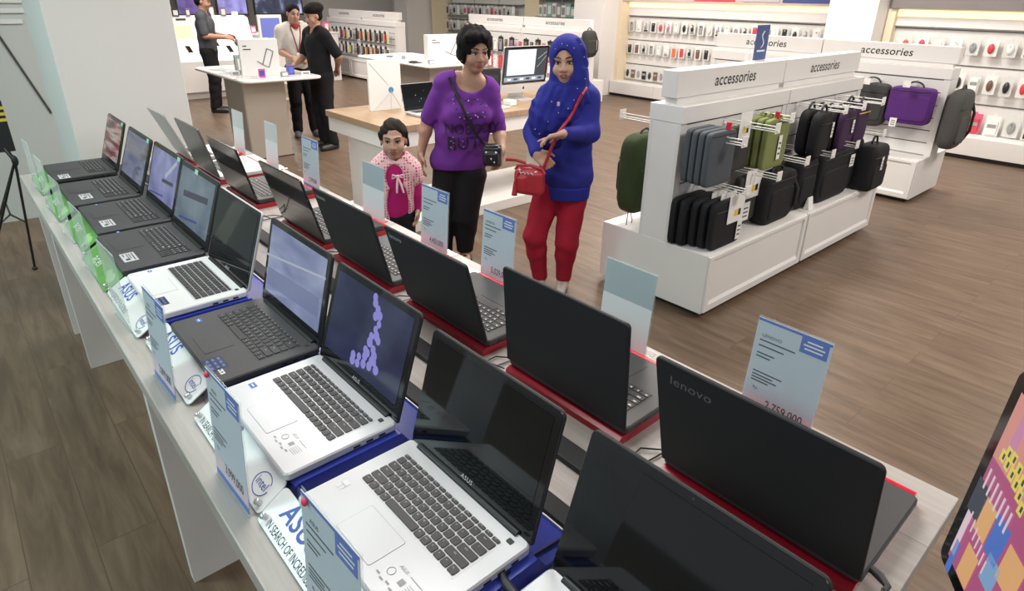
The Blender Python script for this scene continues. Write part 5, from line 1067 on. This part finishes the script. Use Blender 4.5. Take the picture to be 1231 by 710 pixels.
# dark bag across her body
o = empty('shoulder_bag', r_.location, P.th, 'small black camera bag at the hip of the woman in purple', 'bag')
bc = J(592, 187, -.20); S = Sdf(bc-.14, bc+.14, .006); BR = rotz(-.2); S.box(bc, (.060, .038, .066), .022, 0, R=BR); S.box(bc+BR@np.array([0, -.038, -.012]), (.046, .015, .04), .012, .008, R=BR); S.mesh('body', mat('black_leather', (.014, .013, .015), .35), o)
m = MB(); m.ell(tuple(bc+BR@np.array([0, -.003, .064])), (.058, .036, .014), 0, 16, 6); m.build('flap', mat('black_leather', (0, 0, 0)), o)
m = MB()
for x, z in ((-.03, .03), (.03, .03), (0, -.01), (.02, -.03)): m.ell(tuple(bc+BR@np.array([x, -.052, z])), (.007, .004, .007), 0, 8, 5)
m.build('buckle', STUD, o)
pts = []
for px in ((541, 93), (544, 100), (549, 110), (555, 122), (561, 135), (567, 147), (573, 158), (580, 168)):
    q = J(*px); p = on_front(bv, q[0], q[2], lift=.005); pts.append(p if p else Vector((q[0], -.02, q[2])))
top = [Vector((pts[0].x-.01, .05, pts[0].z+.012))]; pts = top+pts+[Vector(bc+np.array([-.03, -.01, .07]))]; m = MB()
for a_, b_ in zip(pts[:-1], pts[1:]): m.tube([a_, b_], .011, 6)
m.build('strap', mat('strap_dark', (.018, .014, .022), .7), o)
# ---- woman in the blue headscarf ---------------------------------------
P = Person((-2.53, 2.67), 'woman in royal blue headscarf and sweater with crimson trousers, pointing with one hand'); J = P.px; r_ = P.root
TW = rotz(math.radians(-18)); Hc = J(680.5, 74, -.03); HR = rotz(math.radians(-8)) @ rotx(math.radians(4)) @ roty(math.radians(-3)); hs = 1.02
nk = J(682, 106, .01); shl, shr = J(659, 115, .02), J(707, 116, -.0); pel = J(680, 208, .03); che = J(683, 145, .02)
ell_, wrl = J(641, 158, .0), J(645, 184, -.17); elr, wrr = J(710, 160, -.06), J(679, 161, -.25)
hl, hr_ = J(660, 225, .03), J(690, 228, .02); knl, knr = J(643, 284, -.03), J(681, 292, -.03); anl, anr = J(649, 331, .02), J(677, 340, .02); anl[2] = .08; anr[2] = .08
S = Sdf((-.44, -.42, -.01), (.36, .26, 1.60), .0062)
torso(S, pel, che, nk, shl, shr, (.135, .12, .13), (.10, .09, .09), 0, 1, TW); S.cap(nk, Hc+HR@np.array([0, .015, -.06]), .052, .05, .03); head(S, Hc, HR, hs)
arm(S, shl, ell_, wrl); arm(S, shr, elr, wrr); hand(S, wrr, (-1, -.12, -.22), (.0, -.35, -1), -1, .34, .98, True); hand(S, wrl, (.72, -.35, -.55), (.1, .9, -.4), 1, .75, .95)
leg(S, hl, knl, anl, (.074, .052, .034)); leg(S, hr_, knr, anr, (.074, .052, .034)); S.mesh('body', SKINF, r_); face_parts(r_, Hc, HR, hs)
S = Sdf((-.40, -.40, .5), (.36, .26, 1.42), .0068); torso(S, pel, che, nk, shl, shr, (.162, .146, .145), (.128, .118, .105), .008, 1, TW)
for a_, b_, c_ in ((shl, ell_, wrl), (shr, elr, wrr)): arm(S, a_, b_, c_*.92+b_*.08, (.062, .054, .046, .040), 0, .03)
S.wrinkle(.003, (45, 40, 60), 4); zc = pel[2]-.075; S.cut((0, 0, zc), (0, 0, -1)); S.cap(nk+np.array([0, 0, .02]), nk+np.array([0, 0, .2]), .075, .09, .006, 'sub'); bk_ = bvh_of(S.mesh('sweater', BLUEK, r_))
S = Sdf((-.3, -.3, .45), (.36, .26, .9), .007); S.ell(pel-np.array([0, 0, .02]), (.158, .130, .40), .02, R=TW); S.cut((0, 0, zc-.070), (0, 0, -1)); S.cut((0, 0, zc+.014), (0, 0, 1)); S.mesh('sweater_band', BLUEH, r_)
S = Sdf((-.36, -.28, .02), (.34, .26, .85), .0075); S.ell(pel-np.array([0, 0, .02]), (.138, .112, .14), .03, R=TW); leg(S, hl, knl, anl, (.092, .070, .050)); leg(S, hr_, knr, anr, (.092, .070, .050)); S.wrinkle(.0026, (45, 40, 60), 6, (.05, .75)); S.cut((0, 0, .055), (0, 0, -1)); S.cut(pel+np.array([0, 0, .02]), (0, 0, 1)); S.mesh('trousers', REDT, r_)
for a_ in (anl, anr): shoe(r_, a_, a_+np.array([-.02, -.15, 0]), mat('shoe_pale', (.45, .40, .36), .5), hgt=.05, w=.037)
# headscarf: cap, face opening, long drape over the chest
S = Sdf((-.34, -.36, .86), (.28, .24, 1.62), .006); Q = lambda x, y, z: Hc+HR@(np.array([x, y, z])*hs)
S.ell(Q(.006, .022, .035), np.array([.102, .116, .108])*hs, .02, R=HR); S.ell(Q(.012, .01, -.05), np.array([.100, .100, .11])*hs, .03, R=HR); S.cap(Q(.02, .015, -.10), nk+np.array([.01, .0, -.02]), .098, .13, .05)
S.ell(nk+np.array([-.03, -.035, -.10]), (.150, .115, .15), .05); S.ell(nk+np.array([-.085, -.055, -.20]), (.120, .090, .15), .05); S.ell(J(656, 142, -.06), (.095, .08, .12), .04); S.ell(nk+np.array([.05, .03, -.05]), (.13, .10, .11), .04)
S.ell(Q(-.002, -.105, -.012), np.array([.057, .086, .092])*hs, .006, 'sub', R=HR)
S.wrinkle(.009, (75, 30, 38), 7, (.85, 1.36)); S.wrinkle(.004, (120, 60, 60), 9, (.85, 1.38)); sc = S.mesh('headscarf', BLUEH, r_); bv = bvh_of(sc); bpy.data.objects.remove(sc)
for line in (((667, 103), (657, 122), (649, 140), (645, 154)), ((673, 108), (664, 126), (657, 145), (652, 160)), ((682, 108), (676, 124), (668, 140), (661, 156)), ((692, 106), (690, 118), (684, 130), (676, 140)), ((701, 84), (701, 98), (697, 112), (690, 124)), ((695, 48), (701, 60), (704, 76), (703, 92))):
    q = [surf_px(J, (bv,), p, -.006) for p in line]; q = [p for p in q if p]
    for a_, b_ in zip(q[:-1], q[1:]): S.cap(a_, b_, .0135, .0135, .016)
sc = S.mesh('headscarf', BLUEH, r_); bv = bvh_of(sc)
m = MB()
for i, px in enumerate(((676, 51), (682, 53), (690, 56), (698, 52), (668, 57), (702, 67), (706, 80), (703, 92), (694, 103), (690, 116), (683, 125), (672, 130), (690, 130), (660, 140), (650, 155), (664, 118), (645, 150), (700, 108))):
    q = J(*px); p = on_front(bv, q[0], q[2], lift=.001)
    if p: m.ell(tuple(p), (.0035,)*3, 0, 6, 4)
m.build('rhinestones', STUD, r_); m = MB(); q = J(672, 120); p = on_front(bv, q[0], q[2], lift=.003)
if p: m.box(p.x-.008, p.x+.008, p.y-.004, p.y, p.z-.012, p.z+.012, 0, .002); m.build('brooch', STUD, r_)
# red handbag with strap
o = empty('handbag', r_.location, P.th, 'red handbag with tassel hanging from the arm of the woman in blue', 'bag'); RL = mat('red_leather', (.40, .018, .03), .42, noise=.1, nscale=30)
bc = J(637, 216, -.20); BR = rotz(-.35); S = Sdf(bc-.17, bc+.17, .0065); S.box(bc-np.array([0, 0, .01]), (.088, .045, .075), .03, 0, R=BR); S.box(bc+BR@np.array([-.035, -.04, -.02]), (.035, .018, .05), .015, .01, R=BR); S.wrinkle(.002, (40, 40, 30), 2); S.mesh('body', RL, o)
B_ = lambda x, y, z: tuple(bc+BR@np.array([x, y, z])); m = MB(); m.tube([B_(-.09, 0, .05), B_(-.075, 0, .075), B_(0, 0, .085), B_(.075, 0, .07), B_(.088, 0, .045)], .010, 8); m.build('top_rim', RL, o)
m = MB()
for x in (-.05, .05): m.ell(B_(x, -.035, .06), (.008, .005, .008), 0, 8, 5)
m.tube([B_(-.045+.012*q, -.048, .055-.012*(q % 2)) for q in range(8)], .003, 5); m.build('metal_fitting', STUD, o)
m = MB(); m.tube([B_(-.05, -.05, .05), B_(-.065, -.06, .0)], .006, 6); m.tube([B_(-.065, -.06, .0), B_(-.068, -.062, -.085)], [.008, .017], 8); m.build('tassel', RL, o)
t0 = J(608, 191, -.20); t1 = J(632, 196, -.2); m = MB(); m.tube([tuple(t0), tuple(t0*.5+t1*.5+np.array([0, 0, .006])), tuple(t1)], [.013, .008, .008], 8); m.build('handle', RL, o)
pts = [p for p in (surf_px(J, (bv, bk_), q, .004) for q in ((711, 101), (705, 106), (699, 114), (694, 124), (689, 134), (684, 143))) if p]+[Vector(J(671, 160, -.21)), Vector(J(662, 180, -.23)), Vector(J(655, 198, -.225)), Vector(J(651, 207, -.21))]; m = MB()
for a_, b_ in zip(pts[:-1], pts[1:]): m.tube([tuple(a_), tuple(b_)], .010, 6)
m.build('strap', RL, o)
# ---- little girl ---------------------------------------------------------
gp = hit((475.5, 138.5), Z=1.12); P = Person((gp[0], gp[1]), 'little girl in a magenta top and pale pink crocheted cardigan'); J = P.px; r_ = P.root
Hc = J(473.5, 167, -.01); HR = rotz(math.radians(-6)) @ rotx(math.radians(6)); hs = .90
nk = J(475, 190, .01); shl, shr = J(458, 202, .01), J(493, 203, .01); pel = J(476, 250, .02); che = J(475, 218, .01); ell_, wrl = J(450, 228, .02), J(455, 254, .0); elr, wrr = J(503, 226, .02), J(503, 250, -.0)
fz = .02; hl, hr_ = pel+np.array([-.05, 0, -.05]), pel+np.array([.05, 0, -.05]); knl, knr = hl*1+np.array([-.005, -.01, -.21]), hr_+np.array([.005, -.01, -.21]); anl, anr = np.array([-.055, .02, .06])+np.array([pel[0], 0, 0]), np.array([.055, .02, .06])+np.array([pel[0], 0, 0])
S = Sdf((-.26, -.2, -.01), (.26, .2, 1.16), .0055); torso(S, pel, che, nk, shl, shr, (.085, .08, .085), (.07, .065, .065), 0, 0, np.eye(3), .03); S.cap(nk, Hc+HR@np.array([0, .01, -.05]), .036, .036, .02)
head(S, Hc, HR, hs); ar = (.034, .028, .025, .019); arm(S, shl, ell_, wrl, ar); arm(S, shr, elr, wrr, ar); hand(S, wrl, (.05, -.1, -1), (.9, .1, 0), 1, .3, .68); hand(S, wrr, (-.05, -.1, -1), (-.9, .1, 0), -1, .3, .68); leg(S, hl, knl, anl, (.058, .042, .028)); leg(S, hr_, knr, anr, (.058, .042, .028)); S.mesh('body', SKINF, r_); face_parts(r_, Hc, HR, hs, -.2)
S = Sdf((-.26, -.2, .3), (.26, .2, 1.0), .006); torso(S, pel, che, nk, shl, shr, (.088, .083, .088), (.072, .07, .068), .008, 0, np.eye(3), .03); arm(S, shl, ell_, wrl, (.040, .036, .032, .027)); arm(S, shr, elr, wrr, (.040, .036, .032, .027)); S.cap(nk+np.array([0, -.0, -.02]), nk+np.array([0, 0, .03]), .045, .042, .02); S.wrinkle(.002, (40, 40, 40), 2); S.cut((0, 0, pel[2]-.05), (0, 0, -1)); S.mesh('top', MAGS, r_)
CRO = bpy.data.materials.new('crochet_pink'); CRO.use_nodes = True; nt = CRO.node_tree; b_ = nt.nodes['Principled BSDF']; vo = nt.nodes.new('ShaderNodeTexVoronoi'); vo.inputs['Scale'].default_value = 62; vo.inputs['Randomness'].default_value = .25; tc = nt.nodes.new('ShaderNodeTexCoord'); nt.links.new(tc.outputs['Object'], vo.inputs['Vector']); rp = nt.nodes.new('ShaderNodeValToRGB'); rp.color_ramp.elements[0].position = .28; rp.color_ramp.elements[0].color = (.36, .04, .13, 1); rp.color_ramp.elements[1].position = .42; rp.color_ramp.elements[1].color = (.78, .48, .50, 1); nt.links.new(vo.outputs['Distance'], rp.inputs['Fac']); nt.links.new(rp.outputs['Color'], b_.inputs['Base Color']); b_.inputs['Roughness'].default_value = .9
S = Sdf((-.26, -.2, .4), (.26, .2, 1.0), .0055); torso(S, pel, che, nk, shl, shr, (.093, .093, .096), (.080, .078, .078), .015, 0, np.eye(3), .03); S.cap(shl, shl*.6+ell_*.4, .054, .056, .02); S.cap(shr, shr*.6+elr*.4, .054, .056, .02)
S.cap(nk+np.array([0, 0, -.01]), nk+np.array([0, 0, .1]), .055, .06, .01, 'sub'); S.ell(che+np.array([.0, -.11, .045]), (.056, .10, .080), .01, 'sub'); S.ell(che+np.array([.012, -.12, -.135]), (.072, .115, .165), .01, 'sub'); S.cut((0, 0, pel[2]-.03), (.25, 0, -1)); S.mesh('cardigan', CRO, r_)
PPK = mat('ribbon_pink', (.80, .55, .57), .8); kx = J(478, 212, -.105); m = MB(); m.ell(tuple(kx), (.010, .007, .010))
for dx, dz in ((-.028, -.012), (.03, -.008)): m.tube([tuple(kx), tuple(kx+np.array([dx, -.008, .012])), tuple(kx+np.array([dx*1.2, -.004, dz])), tuple(kx)], .005, 6)
for dx in (-.006, .018): m.tube([tuple(kx), tuple(kx+np.array([dx, -.006, -.05])), tuple(kx+np.array([dx*1.6, -.004, -.095]))], [.005, .007, .005], 6)
m.build('ribbon', PPK, r_)
S = Sdf((-.2, -.18, .02), (.2, .18, .75), .006); S.ell(pel-np.array([0, 0, .03]), (.095, .080, .09), .02); leg(S, hl, knl, anl, (.064, .049, .036)); leg(S, hr_, knr, anr, (.064, .049, .036)); S.cut((0, 0, .06), (0, 0, -1)); S.cut((0, 0, pel[2]), (0, 0, 1)); S.mesh('trousers', BLKT, r_)
for a_ in (anl, anr): shoe(r_, a_, a_+np.array([.0, -.09, 0]), SHOEB, .005, .045, .028)
S = Sdf(Hc-.17, Hc+.17, .005); Q = lambda x, y, z: Hc+HR@(np.array([x, y, z])*hs); S.ell(Q(0, .022, .038), np.array([.084, .101, .087])*hs, .02, R=HR); S.ell(Q(0, .05, -.02), np.array([.076, .07, .070])*hs, .03, R=HR); S.ell(Q(0, .115, .03), np.array([.035, .035, .04])*hs, .01, R=HR)
locks = [(Q(e*.080, -.002, .03), Q(e*.083, .014, -.045)) for e in (-1, 1)]
S.ell(Q(.008, -.112, -.012), np.array([.076, .092, .094])*hs, .016, 'sub', R=HR); S.ell(Q(0, -.03, -.1), np.array([.09, .11, .085])*hs, .01, 'sub', R=HR); [S.cap(a_, b_, .013, .007, .012) for a_, b_ in locks]; S.wrinkle(.003, (160, 60, 120), 3); S.mesh('hair', mat('hair_dark_brown', (.016, .010, .008), .75, spec=.2, noise=.3, nscale=120, bump=.3), r_)
# ---- three men farther back --------------------------------------------------
def man(foot, label, yaw, hgt, shirt, trous, shoes, skin, headyaw=0, headpitch=.1, headroll=0, arms='front', hairstyle='short', h=.011, extra=None, lean=0):
    P = Person(foot, label, yaw); r_ = P.root; k = hgt/1.70; V = lambda x, y, z: np.array([x, y, z])*k
    pel, che, nk = V(0, .01, .93), V(0, .0-lean*.5, 1.26), V(0, .0-lean, 1.44); shl, shr = V(-.185, .005-lean*.8, 1.385), V(.185, .005-lean*.8, 1.385)
    Hc = V(0, -.02-lean*1.3, 1.585); HR = rotz(headyaw) @ rotx(headpitch) @ roty(headroll); hs = 1.0*k
    A = {'front': (V(-.235, .03, 1.13), V(-.10, -.22, 1.06), V(.235, .03, 1.13), V(.10, -.22, 1.06)), 'back': (V(-.25, -.06, 1.12), V(-.12, -.27, 1.03), V(.25, .13, 1.14), V(.10, .19, 1.0)), 'reach': (V(-.22, -.02, 1.12), V(-.13, -.27, 1.10), V(.22, -.02, 1.12), V(.15, -.27, 1.10))}[arms]
    hl, hr_ = V(-.085, .01, .88), V(.085, .01, .88); knl, knr = V(-.10, -.02, .48), V(.10, -.01, .48); anl, anr = V(-.11, .03, .09), V(.115, .03, .09)
    S = Sdf((-.4*k, -.44*k, -.01), (.4*k, .32*k, 1.76*k), h*.8); torso(S, pel, che, nk, shl, shr, (.135, .13, .15), (.1, .1, .11)); S.cap(nk-V(0, 0, .03), Hc+HR@np.array([0, .015, -.05]), .056, .056, .03); head(S, Hc, HR, hs)
    arm(S, shl, A[0], A[1]); arm(S, shr, A[2], A[3]); dl, dr = A[1]-A[0], A[3]-A[2]; hand(S, A[1], dl, (.6, .1, -.6), 1, .45); hand(S, A[3], dr, (-.6, .1, -.6), -1, .45); leg(S, hl, knl, anl); leg(S, hr_, knr, anr); S.mesh('body', skin, r_); face_parts(r_, Hc, HR, hs)
    S = Sdf((-.4*k, -.44*k, .7*k), (.4*k, .32*k, 1.6*k), h); torso(S, pel, che, nk, shl, shr, (.15, .145, .16), (.115, .115, .12), .012)
    for a_, b_ in ((shl, A[0]), (shr, A[2])): S.cap(a_, a_*.15+b_*.85, .066, .060, .03)
    S.wrinkle(.0035, (45, 40, 50), 5); S.cut(pel-V(0, 0, .09), (0, 0, -1)); S.cap(nk+V(0, 0, .02), nk+V(0, 0, .2), .062, .09, .005, 'sub'); S.ell(nk+V(0, -.08, .0), (.03, .06, .06), .01, 'sub'); sh = S.mesh('shirt', shirt, r_)
    S = Sdf((-.3*k, -.25*k, .02), (.3*k, .25*k, 1.05*k), h); S.ell(pel-V(0, 0, .03), (.16, .125, .14), .03); leg(S, hl, knl, anl, (.1, .075, .062)); leg(S, hr_, knr, anr, (.1, .075, .062)); S.wrinkle(.003, (35, 35, 45), 8); S.cut(V(0, 0, .045), (0, 0, -1)); S.cut(pel+V(0, 0, .03), (0, 0, 1)); S.mesh('trousers', trous, r_)
    for a_, e in ((anl, -1), (anr, 1)): shoe(r_, a_, a_+V(e*.03, -.17, 0), shoes, h*.8, .08, .045)
    S = Sdf(Hc-.22, Hc+.24, .0075); Q = lambda x, y, z: Hc+HR@(np.array([x, y, z])*hs)
    if hairstyle == 'short': S.ell(Q(0, .020, .045), np.array([.081, .098, .084])*hs, .02, R=HR); S.ell(Q(0, .045, -.005), np.array([.077, .068, .07])*hs, .03, R=HR); S.ell(Q(0, -.105, -.025), np.array([.085, .085, .105])*hs, .01, 'sub', R=HR); S.ell(Q(0, -.02, -.09), np.array([.1, .09, .08])*hs, .01, 'sub', R=HR)
    else: S.ell(Q(0, .04, .075), np.array([.105, .135, .075])*hs, .03, R=HR); S.ell(Q(0, .045, .0), np.array([.085, .075, .08])*hs, .03, R=HR); S.ell(Q(0, -.10, -.045), np.array([.08, .07, .09])*hs, .01, 'sub', R=HR)
    S.wrinkle(.003, (70, 60, 50), 2); S.mesh('hair', HAIRM, r_)
    if extra: extra(r_, k, bvh_of(sh), nk)
    return P
def lanyard(r_, k, bv, nk):
    m = MB(); R_ = mat('maroon_ribbon', (.22, .02, .03), .7)
    for e in (-1, 1):
        pts = [Vector((e*.055*k, .05*k, 1.47*k))]
        for x, z in ((.06, 1.44), (.05, 1.36), (.035, 1.28), (.018, 1.2), (.006, 1.12)):
            p = on_front(bv, e*x*k, z*k, lift=.005); pts.append(p if p else Vector((e*x*k, -.05, z*k)))
        for a_, b_ in zip(pts[:-1], pts[1:]): m.tube([a_, b_], .007, 5)
    m.build('lanyard', R_, r_); m = MB(); p = on_front(bv, 0, 1.07*k, lift=.008) or Vector((0, -.15, 1.07*k)); m.box(p.x-.03, p.x+.03, p.y-.006, p.y, p.z-.05, p.z+.04, 0, .003); m.build('name_badge', CARD, r_)
    S = Sdf(nk-.12, nk+.12, .008); S.cap(nk+np.array([0, 0, .0]), nk+np.array([0, -.005, .03]), .074, .066, .01); S.cap(nk+np.array([0, 0, .03]), nk+np.array([0, 0, .2]), .055, .06, 0, 'sub'); S.cut(nk+np.array([0, 0, .045]), (0, -.4, 1)); S.mesh('collar', R_, r_)
    p = on_front(bv, .09*k, 1.31*k, lift=.004)
    if p: m = MB(); m.ell(tuple(p), (.02, .003, .008), 0, 10, 5); m.build('emblem', INKD, r_)
man((-7.14, 3.34), 'man in black shirt and cap-like black hair, one arm behind his back', math.radians(-62), 1.60, fab('black_shirt', (.009, .009, .011)), BLKT, SHOEB, SKIN, math.radians(8), .22, 0, 'back', 'full')
man((-7.95, 3.45), 'man in cream shirt with a maroon lanyard behind the tablet table', math.radians(6), 1.60, fab('cream', (.58, .54, .49)), BLKT, mat('sneaker', (.10, .10, .11), .6), SKIN, math.radians(12), .18, math.radians(8), 'front', 'short', extra=lanyard)
man((-10.45, 3.16), 'man in charcoal grey shirt using the sloped phone bench', math.radians(78), 1.70, fab('charcoal_grey', (.075, .08, .09)), BLKT, SHOEB, SKIN, 0, .15, 0, 'reach', 'short')
